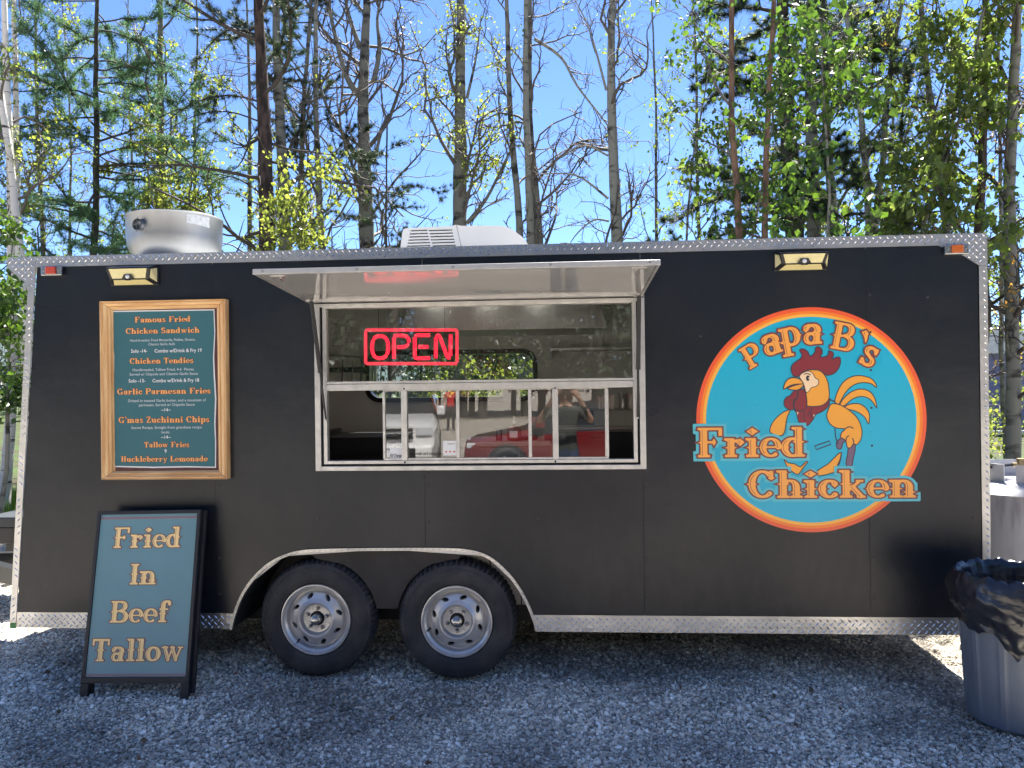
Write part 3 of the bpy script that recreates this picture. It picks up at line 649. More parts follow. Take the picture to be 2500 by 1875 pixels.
tree('birch_tree', 'leaning pale birch crossing the left picture edge above the trailer corner', 'tree', [(-30, 60), (0, 250), (23, 385), (46, 617), (66, 800)], 20, 600, 5.6, 'aspen', M_birch, GB, nlimb=12, limb=1.4, leaf=M_leaf, leafn=1500, leafs=.05)
tree('larch_tree', 'feathery green larch with straight dark trunk left of the exhaust fan', 'tree', [(237, 0), (232, 300), (227, 605)], 17, 600, 8, 'larch', M_larchb, GB, zr=(2.2, 9.5), nlimb=64, limb=2.3, dens=10, leaf=M_larch, leafn=95000, leafs=.034, twig_m=M_twigd, ang=(70, 100))
tree('aspen_tree', 'leafy aspen with mottled trunk directly behind the exhaust fan', 'tree', [(393, 0), (395, 250), (396, 505)], 22, 500, 9, 'aspen', M_aspend, GB, nlimb=34, limb=2.0, leaf=M_leafy, leafn=5200, leafs=.07, leafz=(3, 9), leaff=lambda A: (A[:, 2] < 5.6) | (np.abs(A[:, 0]+6.0) < .8))
tree('aspen_tree', 'thin aspen sapling standing just right of the exhaust fan', 'tree', [(478, 0), (480, 300), (483, 560)], 8, 500, 9.6, 'aspen', M_aspend, GB, nlimb=26, limb=1.6, leaf=M_leafy, leafn=3600, leafs=.065, leafz=(2, 6))
tree('pine_tree', 'tall pine with thick dark brown trunk between exhaust fan and hatch', 'tree', [(633, 0), (642, 250), (656, 610)], 40, 600, 7, 'pine', M_pbark, GB, nlimb=30, limb=2.3, dens=6, leaf=M_pine, leafn=3000, leafs=.11, leafz=(6.0, 13), twig_m=M_twigd, ang=(60, 100),
     limbs=[([(640, 250), (560, 235), (470, 260), (380, 330)], 6), ([(642, 300), (560, 270), (480, 270), (400, 300)], 5), ([(648, 480), (560, 430), (480, 470)], 5), ([(640, 90), (540, 60), (440, 130)], 6)])
tree('aspen_tree', 'grey aspen touching the right side of the dark brown pine trunk', 'tree', [(674, 0), (682, 250), (692, 610)], 31, 600, 8.2, 'aspen', M_aspend, GB, nlimb=30, limb=2.2, leaf=M_leafy, leafn=500, leafs=.06)
tree('aspen_tree', 'slender mossy aspen seen through branches left of the dark pine', 'tree', [(602, 0), (605, 250), (612, 500)], 11, 500, 10.5, 'aspen', M_aspend, GB, nlimb=30, limb=1.8, leaf=M_leafy, leafn=3800, leafs=.07, leafz=(2, 7.5))
tree('aspen_tree', 'narrow grey aspen with pine sprays over its upper trunk', 'tree', [(757, 0), (746, 200), (737, 600)], 16, 600, 9.5, 'pine', M_aspend, GB, nlimb=26, limb=1.7, dens=6, leaf=M_pine, leafn=3400, leafs=.10, leafz=(5.6, 12))
tree('aspen_tree', 'narrow pale aspen leaning slightly, left of the forked aspen', 'tree', [(770, 0), (775, 250), (781, 600)], 18, 600, 9, 'aspen', M_aspen, GB, nlimb=34, limb=2.1, dens=9)
tree('aspen_tree', 'stout forked aspen with heavy ascending bare limbs left of the air conditioner', 'tree', [(893, 0), (888, 200), (894, 400), (895, 605)], 38, 600, 9.5, 'aspen', M_aspend, GB, nlimb=34, limb=2.6, dens=10,
     limbs=[([(875, 395), (840, 330), (800, 260), (770, 150)], 15), ([(878, 235), (850, 190), (825, 80), (815, 0)], 19), ([(880, 120), (860, 50), (850, -40)], 14),
            ([(912, 200), (925, 120), (918, 40), (930, -30)], 14), ([(912, 400), (935, 290), (960, 255), (1010, 200)], 9), ([(905, 530), (960, 440), (1010, 380), (1070, 300)], 8),
            ([(880, 500), (840, 420), (800, 350), (760, 330)], 8), ([(875, 355), (850, 335), (800, 300)], 8)])
tree('aspen_tree', 'aspen with yellow-green spring leaves standing behind the air conditioner', 'tree', [(1122, 0), (1128, 280), (1120, 560)], 36, 560, 9, 'aspen', M_aspend, GB, nlimb=40, limb=2.0, dens=9, leaf=M_leafy, leafn=3600, leafs=.06, leafz=(5.2, 10),
     limbs=[([(1140, 545), (1190, 490), (1230, 420), (1270, 345)], 11), ([(1140, 380), (1180, 375), (1225, 395), (1245, 410)], 6), ([(1135, 480), (1170, 430), (1235, 370)], 7), ([(1140, 240), (1165, 150), (1180, 60)], 8)])
tree('aspen_tree', 'slim dark-scarred aspen leaning left of the twin aspens', 'tree', [(1236, 0), (1247, 250), (1268, 590)], 18, 590, 8.6, 'aspen', M_aspend, GB, nlimb=26, limb=1.9, leaf=M_leafy, leafn=700, leafs=.05, leafz=(7, 12))
tree('aspen_tree', 'left trunk of the twin aspens, knotted and dead-looking, by the tail of the air conditioner', 'tree', [(1283, 0), (1287, 250), (1292, 600)], 20, 600, 8.8, 'aspen', M_aspen, GB, nlimb=26, limb=2.0, leaf=M_leafy, leafn=500, leafs=.05, leafz=(7.5, 12),
     limbs=[([(1305, 95), (1370, 140), (1410, 210), (1480, 300), (1495, 330)], 9), ([(1240, 110), (1272, 150), (1285, 190)], 7)])
tree('aspen_tree', 'right trunk of the twin aspens, smooth grey and curving inward at the top', 'tree', [(1290, 0), (1296, 300), (1303, 430), (1316, 600)], 22, 600, 9.0, 'aspen', M_aspend, GB, nlimb=24, limb=2.0)
tree('aspen_tree', 'straight grey aspen with long arching bare limbs, alone in the open sky', 'tree', [(1493, 0), (1496, 250), (1503, 595)], 29, 595, 8.6, 'aspen', M_aspen, GB, nlimb=30, limb=2.2, dens=9,
     limbs=[([(1484, 380), (1430, 352), (1380, 370), (1310, 420)], 6), ([(1485, 485), (1420, 435), (1370, 425), (1310, 428)], 7), ([(1486, 540), (1450, 535), (1410, 565), (1385, 600)], 6), ([(1480, 220), (1455, 130), (1430, 60), (1395, 0)], 7), ([(1510, 195), (1540, 170), (1570, 140)], 4)])
tree('red_barked_tree', 'slim reddish-brown trunk, left one of the pair in front of the leafy clump', 'tree', [(1785, 0), (1790, 250), (1810, 590)], 17, 580, 5.2, 'aspen', M_rbark, GB, nlimb=16, limb=1.4, leaf=M_leafd, leafn=1500, leafs=.075)
tree('red_barked_tree', 'slim reddish-brown trunk, right one of the pair in front of the leafy clump', 'tree', [(1889, 0), (1882, 250), (1868, 580)], 15, 580, 5.2, 'aspen', M_rbark, GB, nlimb=18, limb=1.5, leaf=M_leafd, leafn=1700, leafs=.08)
tree('pine_tree', 'dark broad pine trunk at the heart of the leafy clump', 'tree', [(1905, 0), (1925, 280), (1940, 575)], 46, 575, 9, 'pine', M_larchb, GB, nlimb=44, limb=2.3, dens=7, leaf=M_pine, leafn=17000, leafs=.14, leafz=(2.5, 12), twig_m=M_twigd, ang=(65, 105),
     limbs=[([(1920, 560), (1850, 480), (1790, 450), (1700, 400)], 16), ([(1930, 540), (1990, 500), (2050, 440), (2080, 410)], 10)])
tree('birch_tree', 'mottled birch trunk right of the dark pine in the leafy clump', 'tree', [(1985, 0), (1981, 250), (1986, 575)], 32, 575, 8, 'aspen', M_aspend, GB, nlimb=36, limb=2.1, leaf=M_leafd, leafn=3600, leafs=.08)
tree('birch_tree', 'pale birch seen behind the right side of the leafy clump', 'tree', [(2010, 0), (2014, 250), (2037, 575)], 23, 575, 9.6, 'aspen', M_aspen, GB, nlimb=30, limb=2.2, leaf=M_leafy, leafn=3500, leafs=.075)
tree('alder_tree', 'smooth green-grey stem curving left, half of a low fork near the right lamp', 'tree', [(2063, 0), (2093, 250), (2106, 400), (2123, 575)], 16, 575, 7, 'pine', M_aspen, GB, nlimb=20, limb=1.6, dens=6, leaf=M_pine, leafn=2600, leafs=.11, leafz=(3, 8))
tree('alder_tree', 'smooth green-grey stem curving right, half of a low fork near the right lamp', 'tree', [(2206, 0), (2158, 250), (2150, 400), (2131, 575)], 16, 575, 7.1, 'aspen', M_aspen, GB, nlimb=24, limb=1.8, leaf=M_leaf, leafn=3000, leafs=.07)
tree('alder_tree', 'leaning bare alder with green sprouting base left of the black trunk', 'tree', [(2256, 0), (2272, 270), (2290, 450), (2307, 570)], 18, 570, 7.5, 'aspen', M_aspend, GB, nlimb=34, limb=2.1, dens=9, leaf=M_leafy, leafn=2600, leafs=.055,
     limbs=[([(2330, 560), (2375, 470), (2382, 400), (2330, 300), (2285, 150)], 11)])
tree('pine_tree', 'straight almost black trunk rising behind the right roof corner', 'tree', [(2400, 0), (2398, 250), (2395, 570)], 21, 570, 6.4, 'aspen', M_pbark, GB, nlimb=30, limb=1.9, dens=8, leaf=M_orleaf, leafn=800, leafs=.04, twig_m=M_twigd,
     limbs=[([(2392, 60), (2440, 180), (2465, 260), (2470, 290)], 10), ([(2400, 420), (2450, 470), (2490, 520)], 7)])
tree('cottonwood_tree', 'rough grey cottonwood beside the propane tank at the right picture edge', 'tree', [(2478, 0), (2477, 300), (2472, 640), (2470, 900), (2468, 1130)], 31, 900, 5.6, 'aspen', M_aspend, GB, nlimb=36, limb=1.9, dens=8, leaf=M_orleaf, leafn=1300, leafs=.045, twig_m=M_twigd,
     limbs=[([(2462, 860), (2435, 800), (2405, 770)], 5), ([(2470, 690), (2430, 640), (2400, 655)], 5)])
tree('spruce_tree', 'small young pine poking up between aspens left of the air conditioner', 'tree', [(944, 300), (945, 420), (945, 600)], 6, 600, 6.5, 'pine', M_larchb, GB, zr=(1.2, 5.3), nlimb=40, limb=.8, dens=4, leaf=M_pine, leafn=1900, leafs=.085, H=5.6, twig_m=M_twigd, ang=(60, 95))
# slender background stems filling the gaps
GS = 'slender stems in the far row of the wood'
far = [(95, 12, 9, 'leafy birch sapling between the left corner and the larch', M_leafy, 1800), (165, 7, 11, 'thin grey stem behind the larch fronds, left of its trunk', M_leaf, 900), (320, 8, 12, 'thin leafy stem between larch trunk and leafy aspen', M_leafy, 2800),
       
       (1600, 8, 11, 'thin leafy stem at the left fringe of the leafy clump', M_leaf, 1100), (1700, 9, 10, 'leafy stem left of the reddish pair', M_leaf, 2400),
       (2180, 8, 11, 'thin leafy stem between fork and leaning alder', M_leaf, 1900), (2440, 9, 9, 'thin stem between black trunk and rough cottonwood', M_leafy, 900)]
for u, w, y, lb, lm, ln in far:
    tree('young_tree', lb, 'tree', [(u-8, 0), (u, 250), (u+6, 600)], w, 600, y, 'aspen', M_aspend, GS, nlimb=32, limb=1.9, dens=8, leaf=lm, leafn=ln, leafs=.07)

# shrubs and undergrowth behind and beside the trailer
def shrub(x, y, r, h, n, m, label, leafs=.06, group='shrubs along the edge of the wood'):
    root = empty('shrub', (x, y, 0)); tag(root, label, 'shrub', group); off = np.array([x, y, 0.])
    T = Tubes(); A = []
    for q in range(26):
        az = random.uniform(0, 2*PI); th = R(random.uniform(5, 50)); L = h*random.uniform(.6, 1.15)
        pts, _ = curve_branch((x+random.uniform(-.15, .15), y+random.uniform(-.15, .15), -.03), (math.cos(az)*math.sin(th)*r/h*1.6, math.sin(az)*math.sin(th)*r/h*1.6, 1), L, 7, .2, .5)
        T.add(pts, np.linspace(.012, .003, 8), 4)
        for k in range(7):
            i = random.randint(1, 6); p2, _ = curve_branch(pts[i], rng.normal(size=3)+[0, 0, .4], random.uniform(.2, .5)*max(r, .5), 4, .1, .5); T.add(p2, np.linspace(.005, .002, 5), 3)
            A.append(p2)
    A = np.concatenate(A); cl = rng.integers(0, len(A), n//6); s = cl[rng.integers(0, len(cl), n)]
    tag(T.build('stems', M_twig, root, off), kind='stuff'); leaves_mesh('foliage', A[s]+rng.normal(size=(n, 3))*.075, leafs, m, root, off, .2)
    return root
shrub(-6.3, 7.2, 1.2, 2.0, 5200, M_leafy, 'bright green shrub behind the birch at the left edge')
shrub(-4.9, 4.6, .55, 1.0, 2400, M_leaf, 'low green shrub behind the black tongue box at the left edge')
shrub(-6.2, 5.2, .6, .8, 2400, M_leafd, 'low dark shrub left of the birch foot')
shrub(-4.4, 8.2, 1.4, 2.6, 5500, M_leafy, 'yellow-green shrub behind the trailer, left of the pine')
shrub(-2.2, 7.0, 1.5, 2.5, 9500, M_leafy, 'sunlit shrub seen through the kitchen rear window, left part')
shrub(-.6, 6.4, 1.4, 2.5, 10500, M_leafy, 'sunlit shrub seen through the kitchen rear window, right part')
shrub(1.4, 7.4, 1.3, 2.3, 4000, M_leaf, 'green shrub behind the trailer in line with the logo')
shrub(4.9, 6.6, .9, 1.7, 5200, M_leafy, 'bright yellow-green shrub beside the cottonwood foot')
shrub(6.2, 8.8, 1.2, 2.2, 4500, M_leafy, 'olive shrub right of the trailer behind the cottonwood')
shrub(8.3, 12.5, 1.6, 2.6, 4500, M_leafy, 'autumn-toned shrub below the far hoop greenhouse')
def leaf_spray(u, v, y, w, h, n, m, label, s):
    """a leafy bough hanging in front: grown from the nearest birch outwards"""
    c = P(u, v, y); root = empty('sapling', (c[0]-.15, y, 0)); tag(root, label, 'tree', GS); off = np.array([c[0]-.15, y, 0.])
    T = Tubes(); pts, _ = curve_branch((off[0], y, -.05), (.05, 0, 1), c[2]+h*.6, 9, .3, .12); T.add(pts, np.linspace(.03, .008, 10), 6); T.build('trunk', M_aspend, root, off)
    T = Tubes(); A = []
    for q in range(34):
        i = random.randint(4, 9); p2, _ = curve_branch(pts[i], rng.normal(size=3)*[1, .8, .6]+[0, 0, .1], random.uniform(.4, 1)*w, 6, -.1, .5); T.add(p2, np.linspace(.008, .002, 7), 4); A.append(p2[1:])
        for _k in range(3):
            p3, _ = curve_branch(p2[random.randint(2, 6)], rng.normal(size=3), .35*w, 4, -.1, .6); T.add(p3, np.linspace(.004, .002, 5), 3); A.append(p3)
    tag(T.build('branches', M_twigd, root, off), kind='stuff'); A = np.concatenate(A); k = rng.integers(0, len(A), n//5)[rng.integers(0, n//5, n)]; leaves_mesh('foliage', A[k]+rng.normal(size=(n, 3))*.075, s, m, root, off, .6)
leaf_spray(20, 620, 4.2, .75, .7, 2600, M_leafd, 'leafy sapling with dense dark green leaves overhanging the left roof corner', .075)
leaf_spray(410, 440, 7.4, 1.2, .9, 2600, M_leafy, 'leafy sapling with pale green leaves directly above the exhaust fan', .065)
leaf_spray(570, 510, 6.2, 1.1, .7, 3400, M_leafy, 'leafy sapling glowing yellow-green right behind the exhaust fan', .07)
leaf_spray(1780, 330, 6.0, 1.1, 1.6, 1300, M_leafd, 'big-leaved sapling left of the reddish trunks', .095)
leaf_spray(1950, 360, 4.6, 1.5, 2.2, 1900, M_leafd, 'big-leaved sapling in front of the reddish trunks and dark pine', .10)
leaf_spray(2160, 400, 5.6, 1.1, 1.2, 1500, M_leaf, 'big-leaved sapling across the forked alder stems', .095)
leaf_spray(2140, 120, 5.6, 1.3, 1.6, 1500, M_leaf, 'big-leaved sapling high above the right lamp, left of the leaning alder', .09)
leaf_spray(2110, -400, 6.0, 1.6, 1.3, 6500, M_leaf, 'tall sapling added to shade the ground at the right, its crown out of view above the right lamp', .10)  # unseen crown, added to block sun from the gravel under the right skirt
leaf_spray(1660, 300, 7.0, .7, 1.4, 350, M_leaf, 'sparse sapling reaching over open sky left of the leafy clump', .08)

def grass(name, x0, x1, y0, y1, n, h, m):
    p = np.stack([rng.uniform(x0, x1, n), rng.uniform(y0, y1, n), np.full(n, -.02)], 1)
    d = unit(rng.normal(size=(n, 3))*[.35, .35, 0]+[0, 0, 1]); s = unit(np.cross(d, rng.normal(size=(n, 3))))*.006; L = (h*rng.uniform(.5, 1.3, n))[:, None]
    V = np.stack([p-s, p+s, p+d*L], 1).reshape(-1, 3); tag(fastmesh(name, V, np.arange(len(V)).reshape(-1, 3), m, None), kind='stuff')
grass('grass', -9, -3.6, 4.2, 9, 26000, .28, M_grass)
grass('grass', 3.2, 9, 4.8, 11, 22000, .26, M_grass)
def woods(name, x0, x1, y0, y1, hmin, hmax, n, seed, m, leafn, deep=6):
    """far-off woodland that reads as one mass"""
    V = []; T = Tubes(); A = []
    for i in range(n):
        x = random.uniform(x0, x1); y = random.uniform(y0, y1); h = random.uniform(hmin, hmax); T.add(np.array([(x, y, -.1), (x+.2, y, h*.5), (x, y, h)]), [h*.017, h*.012, .02], 5)
        k = leafn; t = rng.random(k)**.75; rad = (1-t)*h*.22+.25; a = rng.random(k)*2*PI; q = rng.random(k)**.5
        A.append(np.stack([x+np.cos(a)*rad*q, y+np.sin(a)*rad*q, h*(.12+.9*t)], 1))
    A = np.concatenate(A); k = len(A); ax = unit(rng.normal(size=(k, 3))+[0, 0, -.6]); s_ = unit(np.cross(ax, rng.normal(size=(k, 3)))); L = rng.uniform(.15, .42, k)[:, None]
    V = np.stack([A-s_*L*.3, A+s_*L*.3, A+ax*L], 1).reshape(-1, 3)
    o = fastmesh(name, V, np.arange(len(V)).reshape(-1, 3), m, None); o.data.materials.append(M_twigd)
    tag(o, kind='stuff'); t2 = T.build('trunks', M_twigd, o, np.zeros(3)); tag(t2, kind='stuff')
M_farwood = leaf_mat('far_wood_foliage', (.018, .034, .018), (.045, .07, .028), .15)
woods('woods', -55, 45, -46, -32, 10, 18, 150, 1, M_farwood, 3400)
woods('woods', 22, 110, 60, 90, 10, 18, 60, 2, M_farwood, 700)
woods('woods', -75, 20, 36, 60, 5, 8.5, 150, 3, M_farwood, 800)

# ------------------------------------------------------------------ food trailer
TR = empty('food_trailer', (-.5, 1.2, 0)); TRO = np.array([-.5, 1.2, 0.])
tag(TR, 'matte black food trailer with diamond plate trim, open serving hatch and rooster logo', 'food trailer')
def tp(b, name, m, parent=None, **k):
    """a part of the trailer, from world coordinates"""
    b.v = [tuple(np.array(v)-TRO) for v in b.v] if parent is None else b.v
    return b.build(name, m, parent or TR, **k)
ZT, ZB = 2.489, .383
xl = lambda z: -3.345+(z-.379)/(2.489-.379)*(.151)
ARCH = [(-1.992, .293), (-1.975, .36), (-1.93, .475), (-1.86, .58), (-1.77, .665), (-1.67, .72), (-1.56, .748), (-1.4, .757), (-1.06, .762), (-.72, .762), (-.56, .752), (-.46, .722), (-.375, .66), (-.30, .575), (-.235, .465), (-.19, .35), (-.175, .293)]
ax_, az_ = [a[0] for a in ARCH], [a[1] for a in ARCH]
WX0, WX1, WZ0, WZ1 = -1.44, .45, 1.26, 2.225
seams = [-2.091, -.818, .459, 1.732]
edges = [-3.345]+seams+[2.346]
rs = random.Random(5)
for pi in range(5):
    a, b_ = edges[pi], edges[pi+1]; g = .0014; b = MB()
    cols = sorted(set([a+g, b_-g]+[c for c in list(np.linspace(a, b_, 24))[1:-1]]+[c for c in (WX0, WX1) if a < c < b_]+[c for c in ax_ if a < c < b_]))
    for c0, c1 in zip(cols[:-1], cols[1:]):
        xm = (c0+c1)/2
        bot = lambda x: max(ZB, float(np.interp(x, ax_, az_))) if ax_[0] < x < ax_[-1] else ZB
        iv = [(bot(c0), bot(c1), ZT, ZT)]
        if WX0 < xm < WX1: iv = [(bot(c0), bot(c1), WZ0, WZ0), (WZ1, WZ1, ZT, ZT)]
        for z0a, z0b, z1a, z1b in iv:
            if pi == 0:
                q = [(max(c0, xl(z0a)), z0a), (max(c1, xl(z0b)), z0b), (max(c1, xl(z1b)), z1b), (max(c0, xl(z1a)), z1a)]
            else: q = [(c0, z0a), (c1, z0b), (c1, z1b), (c0, z1a)]
            if abs(q[0][0]-q[1][0]) < 1e-6 and abs(q[2][0]-q[3][0]) < 1e-6: continue
            b.add([(x, 0, z) for x, z in q], [(0, 1, 2, 3)])
    bm = bmesh.new()
    tp(b, 'wall_panel', M_panel)
# backing so that seams read dark, other walls, roof, floor
b = MB()
for s_ in seams:
    b = MB(); b.box(s_-.015, s_+.015, .0012, .0026, .77 if ax_[0] < s_ < ax_[-1] else .39, WZ0-.01 if WX0-.03 < s_ < WX1+.03 else 2.48); tp(b, 'seam_backing', M_dark)
def wall_back(y0, y1, name, m, holes):
    xs = sorted(set([-3.33, 2.34]+[h for H_ in holes for h in H_[:2]])); zs = sorted(set([.39, 2.485]+[h for H_ in holes for h in H_[2:]])); b = MB()
    for i in range(len(xs)-1):
        for j in range(len(zs)-1):
            cx, cz = (xs[i]+xs[i+1])/2, (zs[j]+zs[j+1])/2
            if any(h[0] < cx < h[1] and h[2] < cz < h[3] for h in holes): continue
            x0 = max(xs[i], -3.17) if cz > 1.2 and i == 0 and False else xs[i]
            b.box(x0, xs[i+1], y0, y1, zs[j], zs[j+1])
    return tp(b, name, m)
RW = [P(900, 866, 2.33), P(1305, 970, 2.33)]
RWX0, RWX1, RWZ0, RWZ1 = RW[0][0], RW[1][0], RW[1][2], RW[0][2]
b = MB(); b.prism([(xl(.39)+.02, .39), (ax_[0], .39), (ax_[3], az_[3]), (ax_[5], az_[5]+.006), (ax_[8], az_[8]+.006), (ax_[11], az_[11]+.006), (ax_[13], az_[13]), (ax_[-1], .39), (2.33, .39), (2.33, WZ0), (xl(WZ0)+.02, WZ0)], .004, .03)
b.prism([(xl(WZ1)+.02, WZ1), (2.33, WZ1), (2.33, 2.48), (xl(2.48)+.02, 2.48)], .004, .03)
b.prism([(xl(WZ0)+.02, WZ0), (WX0, WZ0), (WX0, WZ1), (xl(WZ1)+.02, WZ1)], .004, .03)
b.prism([(WX1, WZ0), (2.33, WZ0), (2.33, WZ1), (WX1, WZ1)], .004, .03)
tp(b, 'inner_wall', M_grey_in)
wall_back(2.33, 2.39, 'rear_wall', M_grey_in, [(RWX0, RWX1, RWZ0, RWZ1)])
b = MB(); b.box(2.30, 2.346, .031, 2.329, .39, 2.485); tp(b, 'end_wall', M_grey_in)
b = MB()
for y0_, y1_ in ((.031, 2.329),):
    vs = [(xl(.39)+.02, y0_, .39), (xl(.39)+.07, y0_, .39), (xl(2.48)+.07, y0_, 2.485), (xl(2.48)+.02, y0_, 2.485)]; vs += [(x, y1_, z) for x, _, z in vs]
    b.add(vs, [(0, 1, 2, 3), (7, 6, 5, 4), (0, 4, 5, 1), (1, 5, 6, 2), (2, 6, 7, 3), (3, 7, 4, 0)])
tp(b, 'front_wall', M_grey_in)
b = MB(); b.box(-3.36, 2.36, .002, 2.41, 2.487, 2.53); tp(b, 'roof', M_white)
b = MB(); b.box(-3.3, -2.0, .04, 2.37, .30, .38).box(-.17, 2.3, .04, 2.37, .30, .38).box(-2.0, -.17, .45, 2.37, .30, .38); tp(b, 'floor', M_counter)
b = MB()  # wheel well liner
for (x0, z0), (x1, z1) in zip(ARCH[:-1], ARCH[1:]): b.add([(x0, .008, z0), (x1, .008, z1), (x1, .44, z1), (x0, .44, z0)], [(0, 1, 2, 3)])
b.prism([(p[0], p[1]) for p in ARCH], .44, .45); tp(b, 'wheel_well', M_arch, fixn=False)
zz_ = list(np.linspace(.40, .665, 10)); b = MB()
dv = [(-1.492+math.sqrt(.368**2-(z-.333)**2), z) for z in zz_]+[(-1.50, .70), (-1.55, .745), (-.60, .745), (-.63, .70)]+[(-.640-math.sqrt(.368**2-(z-.333)**2), z) for z in zz_[::-1]]
b.prism(dv, .06, .075); tp(b, 'well_divider', M_arch)
# tongue and chassis
b = MB(); b.bar((-3.3, .6, .33), (-4.7, 1.2, .42), .08, .12).bar((-3.3, 1.8, .33), (-4.7, 1.2, .42), .08, .12).box(-3.2, 2.25, .5, .56, .2, .3).box(-3.2, 2.25, 1.85, 1.91, .2, .3)
for x in (-2.6, .6, 1.7): b.box(x, x+.05, .3, 2.1, .24, .3)
tp(b, 'chassis', M_black)
b = MB(); b.tube([(-1.492, .26, .333), (-1.492, 2.2, .333)], .04).tube([(-.640, .26, .333), (-.640, 2.2, .333)], .04); tp(b, 'axle', M_arch)

# tread-plate trim ----------------------------------------------------
def tread(name, poly, y=0.0, t=.005, pitch=.0285, L=.036, parent=None, label=None, clip=None, mat_=M_tread):
    xs = [p[0] for p in poly]; zs = [p[1] for p in poly]
    b = MB(); b.prism(poly, y-t, y)
    o = tp(b, name, mat_, parent)
    if parent is not None: pass
    B = MB(); A = np.array(poly)
    def inside(x, z):
        c = False
        for i in range(len(poly)):
            (x1, z1), (x2, z2) = poly[i], poly[i-1]
            if (z1 > z) != (z2 > z) and x < (x2-x1)*(z-z1)/(z2-z1)+x1: c = not c
        return c
    rt = math.sqrt(.5); cs = [((X_+Z_)*rt/pitch, (Z_-X_)*rt/pitch) for X_ in (min(xs), max(xs)) for Z_ in (min(zs), max(zs))]
    i0, i1 = int(min(c[0] for c in cs))-1, int(max(c[0] for c in cs))+1; j0, j1 = int(min(c[1] for c in cs))-1, int(max(c[1] for c in cs))+1
    for i in range(i0, i1+1):
        for j in range(j0, j1+1):
            x, z = (i-j)*pitch*rt, (i+j)*pitch*rt
            if not (min(xs) < x < max(xs) and min(zs) < z < max(zs)): continue
            a = R(45 if (i+j) % 2 else -45)+random.uniform(-.04, .04)
            dx, dz = math.cos(a), math.sin(a); h = L/2*.98
            if not (inside(x-dx*h, z-dz*h) and inside(x+dx*h, z+dz*h)): continue
            w = .0044; yy = y-t; e = .0030
            B.add([(x-dx*h, yy, z-dz*h), (x+dz*w, yy, z-dx*w), (x+dx*h, yy, z+dz*h), (x-dz*w, yy, z+dx*w), (x-dx*h*.45, yy-e, z-dz*h*.45), (x+dx*h*.45, yy-e, z+dz*h*.45)],
                  [(0, 1, 4), (1, 5, 4), (1, 2, 5), (2, 3, 5), (3, 4, 5), (3, 0, 4)])
    if B.f:
        B.v = [tuple(np.array(v)-TRO) for v in B.v]; q = B.build('tread_bars', M_treadd, o, fixn=False); q['kind'] = 'stuff'
        q.location = (0, 0, 0)
    return o
PX = lambda u, v, y=0.0: (float(P(u, v, y)[0]), float(P(u, v, y)[2]))
xj = [-3.20, P(721, 615)[0], P(1483, 600)[0], P(2293, 580)[0]]
for k in range(3): tread('roof_trim', [(xj[k]+.001, ZT+.001), (xj[k+1]-.001, ZT+.001), (xj[k+1]-.001, 2.553), (xj[k]+.001, 2.553)], t=.006)
tread('corner_plate', [(-3.378, 2.553), (-3.202, 2.553), (-3.200, 2.486), (-3.208, 2.345), (-3.252, 2.345), (-3.256, 2.385), (-3.378, 2.487)], t=.006)
tread('corner_plate', [(xj[3]+.001, 2.553), (2.395, 2.553), (2.397, 2.37), (2.352, 2.37), (2.25, 2.44), (2.13, 2.488), (xj[3]+.001, 2.488)], t=.006)
tread('corner_trim', [(-3.252, 2.343), (-3.210, 2.343), (xl(.285)-.001, .285), (xl(.285)-.040, .285)], t=.006)
tread('corner_trim', [(2.350, 2.368), (2.396, 2.368), (2.390, .29), (2.346, .29)], t=.006)
tread('skirt_trim', [(-3.343, .383), (-1.982, .383), (-1.992, .288), (-3.349, .288)], t=.004)
tread('skirt_trim', [(-.187, .386), (2.345, .386), (2.345, .289), (-.174, .289)], t=.004)
# side-edge wrap of the trims and green mark
b = MB(); b.box(-3.386, -3.348, -.0085, -.0062, .286, .318); tp(b, 'paint_mark', M_green)
b = MB(); b.box(2.352, 2.397, .002, 2.40, .3, 2.486); tp(b, 'end_cladding', M_panel)
# arch trim: curved flange band with raised bars
b = MB(); arch_c = catmull(ARCH, 4, False)
outer = []; 
for i, p in enumerate(arch_c):
    a = np.array(arch_c[max(i-1, 0)]); c = np.array(arch_c[min(i+1, len(arch_c)-1)]); d = unit(c-a); n_ = np.array([-d[1], d[0]]); outer.append(np.array(p)+n_*.0165)
for i in range(len(arch_c)-1):
    p0, p1, q0, q1 = arch_c[i], arch_c[i+1], outer[i], outer[i+1]
    y0 = -.014
    b.add([(p0[0], y0, p0[1]), (p1[0], y0, p1[1]), (q1[0], y0, q1[1]), (q0[0], y0, q0[1]), (p0[0], .03, p0[1]), (p1[0], .03, p1[1]), (q1[0], -.001, q1[1]), (q0[0], -.001, q0[1])],
          [(0, 1, 2, 3), (0, 4, 5, 1), (3, 2, 6, 7)])
atr = tp(b, 'arch_trim', M_tread)
b = MB(); acc = 0
for i in range(len(arch_c)-1):
    p0, p1 = np.array(arch_c[i]), np.array(arch_c[i+1]); sl = np.linalg.norm(p1-p0); k = 0
    while acc < sl:
        t = acc/sl; p = p0+(p1-p0)*t; q = np.array(outer[i])*(1-t)+np.array(outer[i+1])*t; c = (p+q)/2; d = unit(p1-p0); n_ = np.array([-d[1], d[0]]); v = unit(d*.9+n_*.5)*.013; w = np.array([-v[1], v[0]])*.16
        vs = [(*(c-v), 0), (*(c+w), 0), (*(c+v), 0), (*(c-w), 0), (*(c-v*.4), 1), (*(c+v*.4), 1)]
        b.add([(x, -.0142-h*.0024, z) for x, z, h in vs], [(0, 1, 4), (1, 5, 4), (1, 2, 5), (2, 3, 5), (3, 4, 5), (3, 0, 4)]); acc += .034
    acc -= sl
